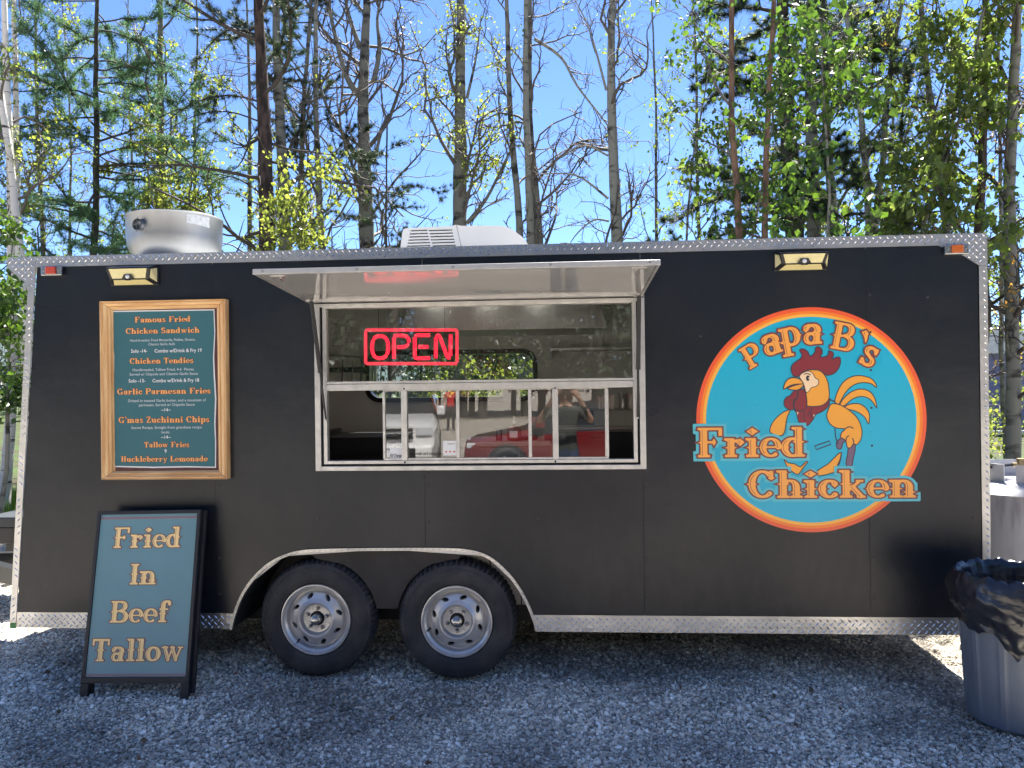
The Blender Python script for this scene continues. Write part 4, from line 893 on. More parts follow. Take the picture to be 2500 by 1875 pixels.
b.v = [tuple(np.array(v)-TRO) for v in b.v]; q = b.build('tread_bars', M_treadd, atr); q['kind'] = 'stuff'
# screws: panel rivets along seams, trim screws
def screws(pts, y, r, m, nm='screw'):
    b0 = MB(); b0.lathe([(0, -.0028), (r*.6, -.0024), (r, 0)], axis='y', n=8); me = None
    for x, z in pts:
        if me is None:
            o = b0.build(nm, m, TR); me = o.data
        else: o = link(nm, me, None, TR)
        o.location = (x-TRO[0], y-TRO[1], z-TRO[2])
pp = []
for s in seams:
    for z in np.arange(.5, 2.4, .215):
        if WX0-.05 < s+.02 < WX1+.05 and WZ0-.06 < z < WZ1+.06: continue
        if ax_[0] < s < ax_[-1] and z < .8: continue
        if -.3 < s-1.4 < .5 and 1.0 < z < 2.2 : pass
        pp.append((s+.02, z))
for x, z in ((-1.46, .95), (-.15, .95), (1.1, .56), (.15, .56), (2.30, .95), (.8, 2.0), (1.72+.35, 2.2)): pp.append((x, z))
screws(pp, -.0005, .008, M_panelscrew)
screws([(x, ZT+.012) for x in np.arange(-2.9, 2.2, .62)]+[(2.14, 2.505), (2.175, 2.505), (2.33, 2.405), (-3.24, 2.38), (-3.22, 2.50)], -.006, .005, M_screw)

# wheels --------------------------------------------------------------
def boolean(o, cutter):
    bpy.context.view_layer.update(); cutter.matrix_world = o.matrix_world.copy(); bpy.context.view_layer.update(); md = o.modifiers.new('b', 'BOOLEAN'); md.object = cutter; md.operation = 'DIFFERENCE'; md.solver = 'EXACT'
    dg = bpy.context.evaluated_depsgraph_get(); me = bpy.data.meshes.new_from_object(o.evaluated_get(dg)); o.modifiers.clear(); o.data = me
    bpy.data.objects.remove(cutter)
RT = .346
def make_wheel():
    w = empty('wheel'); w.parent = TR
    prof = [(.205, .02), (.215, 0), (.235, -.008), (.27, -.012), (.305, -.004), (.325, .008), (.338, .024), (.345, .045), (.347, .062), (.341, .064), (.341, .070), (.348, .072), (.348, .098), (.341, .1), (.341, .106), (.348, .108), (.348, .134), (.341, .136), (.341, .142), (.347, .144), (.345, .165), (.33, .19), (.28, .212), (.205, .2)]
    def md(r, h, a, i):
        if r > .336 and (r > .342 or h < .05):
            k = int(a/(2*PI)*132) % 2
            return r-.0075*k*(1 if abs(h-.1) > .015 else .4)
        return r
    b = MB(); b.lathe(prof, axis='y', n=352, mod=md); ty = b.build('tyre', M_rubber, w); smooth_angle(ty, 30)
    # raised sidewall bands
    b = MB(); b.lathe([(.300, -.0075), (.302, -.0095), (.304, -.0075)], axis='y', n=96).lathe([(.236, -.0085), (.238, -.0115), (.241, -.0095)], axis='y', n=96); b.build('sidewall_ring', M_rubber, w, smooth=True)
    rp = [(.2075, .012), (.2085, .002), (.206, -.003), (.200, -.004), (.196, .002), (.192, .012), (.186, .017), (.180, .022), (.176, .040), (.172, .052), (.166, .056), (.161, .050), (.158, .040), (.150, .030), (.135, .022), (.120, .018), (.112, .012), (.106, .004), (.1, 0), (.094, .002), (.089, .010), (.085, .022), (.083, .032), (.070, .034), (.044, .033), (.040, .036), (.034, .036), (.034, .05), (.09, .06), (.16, .07), (.19, .06), (.2075, .04)]
    b = MB(); b.lathe(rp, axis='y', n=96, close=True); rim = b.build('rim', M_rim, w)
    cb = MB()
    for k in range(8):
        a = 2*PI*(k+.35)/8; c = Vector((.138*math.cos(a), 0, .138*math.sin(a))); tdir = a+R(62) if k % 2 else a+R(118)
        ring = []
        for q in range(14):
            t = 2*PI*q/14; lx, lz = .0215*math.cos(t), .0115*math.sin(t)
            ring.append((c.x+lx*math.cos(tdir)-lz*math.sin(tdir), c.z+lx*math.sin(tdir)+lz*math.cos(tdir)))
        cb.prism(ring, -.02, .12)
    for k in range(5):
        pass
    boolean(rim, cb.build('cut', None, None)); smooth_angle(rim, 28)
    b = MB(); b.lathe([(.0, .05), (.05, .055), (.19, .062)], axis='y', n=40); b.build('brake_drum', M_dark, w, smooth=True)
    for k in range(5):
        a = 2*PI*(k+.18)/5; x, z = .060*math.cos(a), .060*math.sin(a)
        b = MB(); b.lathe([(0, .004), (.005, .005), (.0065, .009), (.0085, .012), (.0085, .026), (.013, .033)], (x, 0, z), 'y', 12); n_ = b.build('lug_nut', M_chrome, w); smooth_angle(n_, 40)
    for k in range(5):
        b = MB(); a = 2*PI*(k+.68)/5; b.bar((.042*math.cos(a), .031, .042*math.sin(a)), (.08*math.cos(a), .031, .08*math.sin(a)), .006, .004, (0, 1, 0)); b.build('rim_rib', M_rim, w)
    b = MB(); b.lathe([(0, -.03), (.016, -.03), (.022, -.026), (.0235, -.02), (.0235, -.012), (.029, -.01), (.031, -.004), (.031, .05)], axis='y', n=28); hb = b.build('hub_cap', M_chrome, w); smooth_angle(hb, 35)
    b = MB(); b.lathe([(.0315, .0325), (.043, .0325), (.043, .0335)], axis='y', n=28); b.build('hub_bore', M_dark, w)
    b = MB(); b.tube([(-.11, .04, -.125), (-.113, .014, -.135), (-.115, .004, -.138)], .0045, 8); b.build('valve_stem', M_black, w)
    return w
wh = make_wheel()
wh.location = (-1.492-TRO[0], .02-TRO[1], .342); wh.scale = (1.02, 1, 1.02)
def copy_tree(o, parent=None):
    c = o.copy(); COL.objects.link(c); c.parent = parent
    for ch in list(o.children): copy_tree(ch, c)
    return c
w2 = copy_tree(wh, TR); w2.location = (-.640-TRO[0], .0-TRO[1], .342); w2.rotation_euler = (0, .55, 0)
wh['label'] = 'left wheel with silver slotted steel rim and worn tyre'; w2['label'] = 'right wheel with silver slotted steel rim and dusty tyre'

# window ---------------------------------------------------------------
WF = empty('window_frame'); WF.parent = TR; WF.location = (0, 0, 0)
def wp(b, nm, m, **k):
    b.v = [tuple(np.array(v)-TRO) for v in b.v]; return b.build(nm, m, WF, **k)
def rect_frame(b, x0, x1, z0, z1, wl, wr, wb, wt, y0, y1):
    b.box(x0, x0+wl, y0, y1, z0, z1); b.box(x1-wr, x1, y0, y1, z0, z1); b.box(x0+wl, x1-wr, y0, y1, z0, z0+wb); b.box(x0+wl, x1-wr, y0, y1, z1-wt, z1); return b
wp(rect_frame(MB(), -1.467, .478, 1.236, 2.227, .034, .034, .027, .02, -.022, .0), 'casing', M_frame, bevel=.002)
b = rect_frame(MB(), -1.433, .444, 1.263, 2.225, .014, .014, .011, .014, -.004, .05); wp(b, 'gasket', M_dark)
b = rect_frame(MB(), -1.418, .430, 1.275, 2.216, .022, .022, .02, .016, -.016, .028); wp(b, 'inner_frame', M_frame, bevel=.002)
def ux(u, v=1030): return float(P(u, v)[0])
b = MB(); b.box(-1.396, .408, -.020, .03, 1.710, 1.748).box(-1.396, .408, -.014, .028, 1.750, 1.765); wp(b, 'middle_rail', M_frame, bevel=.002)
for ua, ub in ((981, 995), (1349, 1363)):
    b = MB(); b.box(ux(ua), ux(ub), -.018, .024, 1.2955, 1.7095); wp(b, 'mullion', M_frame, bevel=.002)
for ua, ub in ((935, 941), (1114, 1122), (1290, 1298), (1477, 1486)):
    b = MB(); b.box(ux(ua), ux(ub), -.006, .020, 1.308, 1.703); wp(b, 'sash_bar', M_frame, bevel=.0015)
for ua, ub in ((936, 981), (996, 1349), (1363, 1485)):
    b = MB(); b.box(ux(ua), ux(ub), -.0065, .016, 1.2958, 1.3075).box(ux(ua), ux(ub), -.0065, .016, 1.7035, 1.7095); wp(b, 'sash_rail', M_frame, bevel=.001)
b = MB(); b.box(ux(905), ux(1010), -.024, -.0225, 1.262, 1.2635).box(-1.35, -.2, -.018, -.0165, 1.266, 1.272); wp(b, 'track_slot', M_dark)
b = MB()
for u, v in ((988, 949), (990, 1128), (1355, 947), (1356, 1126)):
    x, z = PX(u, v); b.lathe([(0, -.003), (.004, -.002), (.006, 0)], (x, -.0195, z), 'y', 8)
wp(b, 'frame_screws', M_dark)
def pane(x0, x1, z0, z1, y, warp=.0):
    b = MB(); nx, nz = 14, 8; vs = []
    for j in range(nz+1):
        for i in range(nx+1):
            u, v = i/nx, j/nz; vs.append((x0+(x1-x0)*u, y+warp*math.sin(PI*u)*math.sin(PI*v), z0+(z1-z0)*v))
    b.add(vs, [(j*(nx+1)+i, j*(nx+1)+i+1, (j+1)*(nx+1)+i+1, (j+1)*(nx+1)+i) for j in range(nz) for i in range(nx)])
    b.v = [tuple(np.array(v)-TRO) for v in b.v]; return b.build('window_pane', M_glass, TR, smooth=True, fixn=False)
pane(-1.397, .409, 1.764, 2.20, .010)
pane(ux(939), ux(982), 1.306, 1.704, .006); pane(ux(994), ux(1116), 1.306, 1.704, .004); pane(ux(1120), ux(1292), 1.306, 1.704, .007); pane(ux(1296), ux(1350), 1.306, 1.704, .004); pane(ux(1362), ux(1479), 1.306, 1.704, .006)
# card reader sticker and notes on the panes
x0, z0 = PX(1082, 1112); x1, z1 = PX(1115, 1076)
pl = lambda y: (lambda x, z: (x-TRO[0], y-TRO[1], z))
st = flat([[(x0-TRO[0], z0), (x1-TRO[0], z0), (x1-TRO[0], z1), (x0-TRO[0], z1)]], .0005-TRO[1], 'payment_sticker', M_whitepap, TR)
small_text('Square', (x0+x1)/2+.008, z1-.021, .016, mat('sticker_grey', (.3, .3, .3), .6), st, pl(-.0006), 'sticker_lettering', width=.045)
b = MB()
for dx, zz in ((.012, .018), (.035, .018), (.06, .018)): b.box(x0+dx, x0+dx+.012, -.0008, -.0004, z0+zz, z0+zz+.008)
b.v = [tuple(np.array(v)-TRO) for v in b.v]; b.build('card_logo', M_redlens, st)
x0, z0 = PX(952, 1122); x1, z1 = PX(981, 1094)
st = flat([[(x0-TRO[0], z0), (x1-TRO[0], z0), (x1-TRO[0], z1), (x0-TRO[0], z1)]], .0025-TRO[1], 'charge_note', M_whitepap, TR)
small_text('50 Charge', (x0+x1)/2, z0+.014, .028, M_dark, st, pl(.0012), 'note_lettering', width=.068)
small_text('per credit card transaction', P(1040, 1108)[0], 1.325, .028, M_dark, st, pl(.0022), 'note_lettering', width=.19)

# hatch ----------------------------------------------------------------
HT = empty('serving_hatch'); HT.parent = TR
def hp(b, nm, m, par=None, **k):
    b.v = [tuple(np.array(v)-TRO) for v in b.v]; return b.build(nm, m, par or HT, **k)
hx0, hx1 = -1.497, .468; ya, yb = -.84, -.012; za, zb_ = 2.285, 2.231
def hz(y): return zb_+(za-zb_)*(yb-y)/(yb-ya)
b = MB(); n = 30; vs = []
for j in range(n+1):
    y = yb+(ya-yb)*j/n
    for i in range(n+1):
        x = hx0+.02+(hx1-hx0-.04)*i/n; vs.append((x, y, hz(y)+.0007*math.sin(i*.35+j*.2)*math.sin(j*.3)+.0004*math.sin(j*.4)))
b.add(vs, [(j*(n+1)+i, j*(n+1)+i+1, (j+1)*(n+1)+i+1, (j+1)*(n+1)+i) for j in range(n) for i in range(n)]); hp(b, 'underside', M_under, smooth=True, fixn=False)
b = MB(); b.add([(hx0+.012, yb, hz(yb)+.03), (hx1-.012, yb, hz(yb)+.03), (hx1-.012, ya+.002, hz(ya)+.03), (hx0+.012, ya+.002, hz(ya)+.03), (hx0+.012, yb, hz(yb)+.02), (hx1-.012, yb, hz(yb)+.02), (hx1-.012, ya+.002, hz(ya)+.02), (hx0+.012, ya+.002, hz(ya)+.02)],
                 [(0, 1, 2, 3), (7, 6, 5, 4), (0, 4, 5, 1), (2, 6, 7, 3), (1, 5, 6, 2), (0, 3, 7, 4)]); hp(b, 'outer_skin', M_panel)
b = MB(); b.bar((hx0, ya, hz(ya)+.012), (hx1, ya, hz(ya)+.012), .022, .026); hp(b, 'front_edge', M_frame, bevel=.002)
for x in (hx0+.008, hx1-.008):
    b = MB(); b.bar((x, ya+.012, hz(ya)+.012), (x, yb, hz(yb)+.012), .016, .026); hp(b, 'side_edge', M_frame, bevel=.002)
b = MB(); b.tube([(hx0, -.012, 2.247), (hx1, -.012, 2.247)], .008, 8).box(hx0, hx1, -.0035, -.0005, 2.236, 2.30); hp(b, 'hinge', M_panel)
b = MB()
for x in np.linspace(hx0+.05, hx1-.05, 5): b.lathe([(0, -.003), (.004, -.002), (.007, 0)], (x, ya-.0112, hz(ya)+.012), 'y', 8)
for x in (-.95, -.12): b.lathe([(0, -.004), (.008, -.003), (.009, 0)], (x, -.30, hz(-.30)), 'z', 8)
hp(b, 'edge_screws', M_screw)
for x, s in ((-1.38, 1), (.36, -1)):
    b = MB(); b.bar((x+.02*s, ya+.05, hz(ya)-.004), (x-.05*s, ya+.05, hz(ya)-.004), .012, .008).bar((x, ya+.05, hz(ya)-.012), (x, ya+.09, hz(ya)-.02), .01, .01); hp(b, 'latch', M_steel)
for pa, pb, sd_ in (((760, 735), (796, 1026), -1), ((1560, 722), (1557, 1020), 1)):
    a = P(*pa, -.10); c = P(*pb, -.03); mid = a+(c-a)*.58
    b = MB(); b.tube([a, mid], .0125, 12).tube([mid, mid+(c-a)*.02], .0135, 12); g_ = hp(b, 'gas_strut', M_black, TR if False else None)
    b = MB(); b.tube([mid, c], .006, 10); hp(b, 'strut_rod', M_black)
    b = MB(); b.box(a[0]-.03, a[0]+.03, a[1]-.004, a[1]+.004, a[2]-.005, a[2]+.002).box(a[0]-.006, a[0]+.0, a[1]-.004, a[1]+.01, a[2]-.035, a[2]+.04).tube([(c[0], -.022, c[2]), (c[0], c[1]-.01, c[2])], .006, 8); hp(b, 'strut_bracket', M_steel)

# marker lamps, parts of the trailer
for (u0, v0, u1, v1), lens, lb in (((100, 650, 151, 672), M_redlens, 'red lens marker lamp in a chrome housing at the left roof corner'), ((2306, 597, 2366, 620), M_amber, 'amber lens marker lamp in a chrome housing at the right roof corner')):
    xa, zt = PX(u0, v0, -.03); xb, zb2 = PX(u1, v1, -.03)
    e = empty('marker_lamp'); e.parent = TR; e['label'] = lb; w = xb-xa
    def ep(b, nm, m, **k):
        b.v = [tuple(np.array(v)-TRO) for v in b.v]; return b.build(nm, m, e, **k)
    ep(MB().box(xa, xb, -.034, -.0065, zb2, zt), 'housing', M_chrome, bevel=.004)
    ep(MB().box(xa+w*.26, xb-w*.26, -.044, -.0345, zb2+.008, zt-.004), 'lens', lens, bevel=.004)
    for x in (xa+w*.14, xb-w*.14): ep(MB().lathe([(0, -.003), (.004, -.002), (.006, 0)], (x, -.0345, (zt+zb2)/2+.002), 'y', 8), 'screw', M_screw)

# logo -----------------------------------------------------------------
LG = empty('logo_decal'); LG.parent = TR; LG['label'] = 'round teal logo with striped orange ring and rooster'
lc = lambda p: PX(1660+p[0]/2.7645, 720+p[1]/2.7645)
cx, cz = lc((880, 842)); RO = .643
def ell(rr, n=120): return [(cx+rr*math.cos(2*PI*k/n), cz+rr*math.sin(2*PI*k/n)) for k in range(n)]
def ann(r0, r1, y, nm, m):
    b = MB(); A, B_ = ell(r0), ell(r1); n = len(A); b.add([(x, y, z) for x, z in A+B_], [(i, (i+1) % n, (i+1) % n+n, i+n) for i in range(n)]); b.v = [tuple(np.array(v)-TRO) for v in b.v]; b.build(nm, m, LG)
ann(RO-.021, RO, -.0012, 'outer_ring', M_lred); ann(RO-.038, RO-.021, -.0012, 'middle_ring', M_lred2); ann(RO-.055, RO-.038, -.0012, 'inner_ring', M_lyel)
def lflat(polys, y, nm, m): return flat([[(x-TRO[0], z) for x, z in p] for p in polys], y-TRO[1], nm, m, LG)
lflat([ell(RO-.055)], -.0012, 'disc', M_lteal)
def shape(pts, nm, m, y, lw=.0055, k=4, line=True):
    p = catmull([lc(q) for q in pts], k); lflat([p], y, nm, m)
    if line: lflat(ribbon(p, lw, True), y-.0005, nm+'_outline', M_rline)
def stroke(pts, lw=.0055, y=-.0042, nm='outline_stroke', m=M_rline, k=4): lflat(ribbon(catmull([lc(q) for q in pts], k, False), lw, False), y, nm, m)
shape([(1045, 720), (1060, 660), (1100, 590), (1160, 552), (1220, 545), (1285, 562), (1318, 595), (1325, 625), (1290, 600), (1230, 592), (1170, 610), (1120, 655), (1082, 720), (1070, 737)], 'tail_feather', M_ror, -.0018)
shape([(1080, 738), (1112, 690), (1160, 652), (1220, 635), (1280, 652), (1315, 700), (1328, 765), (1300, 722), (1260, 692), (1210, 687), (1160, 706), (1108, 748)], 'tail_feather', M_ror, -.0018)
shape([(1110, 757), (1150, 737), (1210, 735), (1255, 765), (1278, 810), (1272, 872), (1250, 830), (1215, 800), (1170, 780), (1135, 772)], 'tail_feather', M_ror, -.0018)
shape([(1060, 1034), (1056, 998), (1080, 970), (1112, 966), (1122, 985), (1100, 998), (1090, 1034), (1075, 1040)], 'cane_hook', M_rpur, -.0018, k=3)
shape([(1140, 1012), (1185, 1010), (1170, 1100), (1150, 1192), (1120, 1140), (1130, 1080)], 'cane', M_rpur, -.0018, k=2)
shape([(1020, 737), (1062, 737), (1110, 757), (1170, 802), (1207, 850), (1227, 910), (1222, 970), (1195, 1010), (1170, 1006), (1152, 1030), (1128, 1028), (1118, 985), (1095, 968), (1082, 962), (1090, 930), (1112, 905), (1052, 897), (1012, 870), (990, 820), (1000, 775)], 'wing', M_ror, -.0024)
stroke([(1112, 905), (1140, 890), (1170, 900)]); stroke([(1118, 985), (1125, 960), (1140, 950)]); stroke([(1170, 1006), (1170, 985), (1162, 965)])
shape([(742, 778), (722, 830), (695, 945), (612, 930), (615, 880), (650, 830), (700, 790)], 'left_wing', M_ror, -.0018)
shape([(700, 1100), (725, 1132), (775, 1140), (812, 1160), (850, 1125), (862, 1128), (830, 1168), (797, 1212), (755, 1190), (718, 1150)], 'coat_tail', M_ror, -.0018, k=2)
shape([(905, 1225), (935, 1180), (1000, 1140), (1082, 1060), (1080, 1110), (1062, 1150), (1050, 1195)], 'coat_tail', M_ror, -.0018, k=2)
stroke([(908, 1020), (1010, 985), (1018, 1008), (918, 1045), (908, 1020)], k=1); stroke([(1045, 900), (1050, 960), (1066, 1005)])
stroke([(1005, 700), (1022, 712), (1048, 722)], .008); stroke([(1090, 1060), (1082, 1110), (1070, 1150)])
shape([(770, 775), (825, 785), (860, 750), (940, 752), (985, 732), (1006, 706), (1006, 735), (985, 768), (950, 792), (915, 808), (895, 845), (858, 882), (820, 864), (800, 855), (785, 795)], 'neckerchief', M_rmar, -.0024)
stroke([(890, 760), (882, 800), (892, 835)], .004); stroke([(840, 790), (835, 820), (842, 850)], .004); stroke([(870, 785), (862, 815)], .004)
lflat([[lc(q) for q in ((788, 790), (798, 792), (794, 812))]], -.003, 'collar_pin', M_rcream); lflat([[lc(q) for q in ((898, 808), (908, 806), (902, 825))]], -.003, 'collar_pin', M_rcream)
shape([(805, 548), (840, 517), (885, 505), (935, 508), (965, 528), (990, 568), (1003, 620), (1006, 690), (985, 728), (940, 750), (855, 748), (850, 700), (848, 655), (835, 630), (830, 590)], 'head', M_ror, -.003)
shape([(805, 550), (830, 525), (865, 514), (895, 530), (912, 560), (932, 572), (934, 598), (915, 618), (885, 626), (868, 652), (850, 656), (840, 622), (828, 590)], 'face_patch', M_rcream, -.0036, .004)
lflat([[lc((862+13*math.cos(t), 562+19*math.sin(t))) for t in np.linspace(0, 2*PI, 16, endpoint=False)]], -.0048, 'eye', M_rline)
lflat([[lc((872+7*math.cos(t), 562+7*math.sin(t))) for t in np.linspace(0, 2*PI, 12, endpoint=False)]], -.0054, 'eye_glint', M_rcream)
stroke([(836, 538), (855, 530), (882, 541)], .005, -.0048)
shape([(765, 652), (795, 645), (792, 690), (770, 722), (766, 770), (735, 773), (705, 750), (703, 715), (720, 690), (745, 677)], 'wattle', M_rmar, -.0036)
shape([(795, 650), (825, 636), (846, 660), (855, 720), (850, 760), (825, 782), (790, 780), (766, 755), (766, 715), (790, 690)], 'wattle', M_rmar, -.0039)
shape([(726, 632), (760, 615), (800, 604), (830, 600), (828, 618), (795, 641), (755, 641)], 'lower_beak', M_ror, -.0039)
shape([(698, 637), (705, 602), (725, 572), (755, 559), (790, 562), (815, 575), (829, 592), (822, 601), (780, 603), (735, 616)], 'upper_beak', M_ror, -.0045)
shape([(800, 550), (765, 546), (750, 510), (756, 475), (790, 445), (812, 430), (822, 405), (806, 372), (835, 366), (862, 385), (874, 412), (895, 405), (912, 380), (912, 362), (932, 350), (955, 368), (958, 397), (946, 420), (985, 415), (1002, 400), (1004, 378), (1030, 388), (1034, 410), (1022, 434), (1050, 424), (1075, 421), (1082, 450), (1072, 490), (1045, 525), (1010, 541), (985, 541), (960, 522), (930, 508), (880, 505), (840, 515), (815, 532)], 'comb', M_rmar, -.0045)
SC = 1/2.7645/416
def logo_word(items, inl=True):
    pl_ = lambda y: (lambda x, z: (x-TRO[0], y-TRO[1], z))
    letters(items, .05, .02, 'letter_outline', M_lbr, LG, pl_(-.0066)); letters(items, .0, .02, 'lettering', M_lor, LG, pl_(-.0074))
    letters(items, 0, .016, 'letter_inline', M_lbr, LG, pl_(-.0080), inline=True)
def word_px(txt, x0, x1, base, cap):
    (xa, z), (xb, _) = lc((x0, base)), lc((x1, base)); tot = sum(GL[c][0]+.05 for c in txt)-.05; size = cap*SC
    return line_items(txt, (xa+xb)/2, z, size, xb-xa)
wf = word_px('Fried', 112, 850, 1096, 196); wc = word_px('Chicken', 460, 1588, 1370, 182)
pl6 = lambda x, z: (x-TRO[0], -.0054-TRO[1], z)
letters(wf+wc, .135, .03, 'lettering_halo', M_lteal2, LG, pl6)
arcs = []
for ch, ux_, uy_, rot, cap in (('P', 522, 474, 30, 150), ('a', 640, 398, 18, 205), ('p', 752, 344, 10, 190), ('a', 897, 333, 3, 205), ('B', 1083, 372, -12, 178), ("'", 1186, 440, -20, 195), ('s', 1240, 474, -30, 205)):
    sz = cap*SC*(1.0); a = R(rot); w = GL[ch][0]*sz; x, z = lc((ux_, uy_)); arcs.append((ch if ch != 'p' or ux_ > 500 else 'p', x-w/2*math.cos(a), z-w/2*math.sin(a), sz, a, 1))
logo_word(arcs); logo_word(wf+wc)
# dimples where screws sit under the vinyl
for u, v in ((508, 748), (1290, 745), (1290, 930), (1290, 1120), (510, 1120), (1285, 550)):
    x, z = lc((u, v)); b = MB(); b.lathe([(0, -.0026), (.006, -.0024), (.009, -.0014)], (x, 0, z), 'y', 12); b.v = [tuple(np.array(v_)-TRO) for v_ in b.v]; b.build('screw_dimple', M_lteal, LG, smooth=True)

# ------------------------------------------------------------------ kitchen inside
Mu = mat('rubber_surround', (.015, .014, .016), .3)
b = MB()
def rrect(x0, x1, z0, z1, r, n=6):
    out = []
    for cx_, cz_, a0 in ((x1-r, z0+r, -90), (x1-r, z1-r, 0), (x0+r, z1-r, 90), (x0+r, z0+r, 180)):
        for k in range(n+1): a = R(a0+90*k/n); out.append((cx_+r*math.cos(a), cz_+r*math.sin(a)))
    return out
A = rrect(RWX0-.03, RWX1+.03, RWZ0-.03, RWZ1+.03, .13); B_ = rrect(RWX0+.01, RWX1-.01, RWZ0+.01, RWZ1-.01, .1); n = len(A)
vs = [(x, 2.30, z) for x, z in A]+[(x, 2.30, z) for x, z in B_]+[(x, 2.329, z) for x, z in A]+[(x, 2.40, z) for x, z in B_]
b.add(vs, [f for i in range(n) for f in ((i, (i+1) % n, (i+1) % n+n, i+n), (i, i+2*n, (i+1) % n+2*n, (i+1) % n), (i+n, (i+1) % n+n, (i+1) % n+3*n, i+3*n))]); tp(b, 'rear_window_surround', Mu)
b = MB(); b.box(RWX0, RWX1, 2.36, 2.362, RWZ0, RWZ1); tp(b, 'rear_window_pane', glass_mat('rear_glass', (.85, .88, .87), .12))
b = MB(); b.box(-1.2, .3, 1.4, 2.28, 2.17, 2.45).prism([(-1.25, 2.16), (.35, 2.16), (.3, 2.30), (-1.2, 2.30)], 1.38, 1.42); h_ = b.build('range_hood', M_steel); tag(h_, 'stainless steel extractor hood along the kitchen rear wall behind the upper pane', 'range hood')
GI = 'fittings inside the trailer kitchen'
def thing_box(nm, label, cat, m, boxes, bevel=.004):
    b = MB((sum(boxes[0][:2])/2, sum(boxes[0][2:4])/2, min(q[4] for q in boxes)))
    for q in boxes: b.box(*q)
    return tag(b.build(nm, m, bevel=bevel), label, cat)
x_r = lambda u, y, v=1040: float(P(u, v, y)[0]); z_r = lambda v, y, u=1100: float(P(u, v, y)[2])
cab = empty('counter', (x_r(1230, .45), .45, .38)); tag(cab, 'pale wood-grain serving counter just behind the middle panes', 'counter'); co_ = np.array(cab.location)
def cpart(b, nm, m, par, o_, **k):
    b.v = [tuple(np.array(v)-o_) for v in b.v]; return b.build(nm, m, par, **k)
zc = z_r(1078, .18)
cpart(MB().box(x_r(1125, .3), x_r(1345, .3), .14, .62, zc-.03, zc), 'worktop', M_counter, cab, co_, bevel=.003)
for k in range(3): cpart(MB().box(x_r(1125, .3)+.34*k*.55+.004, x_r(1125, .3)+.34*(k+1)*.55-.004, .16, .18, .40, zc-.034), 'front_panel', M_counter, cab, co_)
# black oven, fryer, griddle, shelves
yk = 1.7
thing_box('deep_fryer', 'dark stainless fryer bench seen low through the open left pane', 'fryer', M_black_eq, [(x_r(790, yk), x_r(985, yk), yk-.3, yk+.5, .39, z_r(1060, yk)), (x_r(792, yk), x_r(980, yk), yk-.31, yk-.3, z_r(1100, yk), z_r(1096, yk)), (x_r(786, yk), x_r(800, yk), yk-.3, yk+.4, .39, z_r(1048, yk))])
thing_box('oven', 'black oven with steel edge behind the right sliding pane', 'oven', M_black_eq, [(x_r(1362, 1.2), x_r(1560, 1.2), 1.2, 1.8, .39, z_r(1058, 1.2)), (x_r(1364, 1.2), x_r(1450, 1.2), 1.16, 1.8, z_r(1040, 1.2), z_r(1006, 1.2)), (x_r(1390, 1.2), x_r(1480, 1.2), 1.185, 1.2, .8, z_r(1070, 1.2))])
thing_box('steel_shelf', 'steel edged shelf across the kitchen behind the right sliding pane', 'shelf', M_steel, [(x_r(1362, 1.15), 2.0, 1.10, 1.16, z_r(1052, 1.12), z_r(1045, 1.12)), (x_r(1362, 1.15), 2.0, 1.2, 1.6, z_r(1006, 1.2), z_r(1004, 1.2))])
thing_box('wall_shelf', 'long pale metal shelf on the kitchen rear wall behind the upper pane', 'shelf', M_frame, [(x_r(1345, 2.2), x_r(1570, 2.2), 2.1, 2.32, z_r(862, 2.2), z_r(854, 2.2)), (x_r(1346, 2.2), x_r(1350, 2.2), 2.2, 2.32, z_r(880, 2.2), z_r(862, 2.2))])
def lathe_thing(nm, label, cat, m, prof, c, group=None, n=24):
    b = MB(c); b.lathe(prof, c, 'z', n); o = b.build(nm, m); smooth_angle(o, 40); return tag(o, label, cat, group)
zs = z_r(1004, 1.3)+.002
Mcan = M_steel
lathe_thing('steel_canister', 'small stainless canister between striped cup stacks in the right opening', 'canister', Mcan, [(0, 0), (.035, 0), (.035, .12), (.037, .123), (0, .123)], (x_r(1523, 1.35), 1.35, zs))
cups = [(1465, 'front-left'), (1473, ''), (1481, ''), (1489, ''), (1497, ''), (1541, ''), (1549, '')]
for k, (u, _) in enumerate(cups):
    lb = 'red and white striped cup stack, %s of the row left of the canister' % ['first', 'second', 'third', 'fourth', 'fifth'][k] if k < 5 else 'red and white striped cup stack right of the canister, %s one' % ('nearer' if k == 5 else 'farther')
    lathe_thing('cup_stack', lb, 'cups', M_red_cup, [(0, 0), (.013, 0), (.019, .09+.01*(k % 3)), (.021, .094+.01*(k % 3)), (.015, .096+.01*(k % 3)), (0, .1)], (x_r(u, 1.35), 1.35, zs), 'stacks of striped paper cups', 14)
M_puck = mat('ceiling_lamp_disc', (.9, .9, .88), .5, emit=(1, .93, .82), estr=4.5)
for k, xx in enumerate((-1.05, -.62, -.2, 1.1)):
    c = empty('ceiling_light', (xx, .85, 2.48)); tag(c, ['round ceiling lamp furthest left inside the kitchen', 'round ceiling lamp above the neon sign', 'round ceiling lamp right of the neon sign', 'round ceiling lamp behind the right sliding pane'][k], 'ceiling lamp', GI)
    MB().lathe([(.075, 0), (.075, -.018), (.062, -.022), (.06, -.018)], n=28).build('lamp_rim', M_frame, c); MB().lathe([(0, -.0185), (.06, -.0185), (.06, -.006)], n=28).build('lamp_disc', M_puck, c)
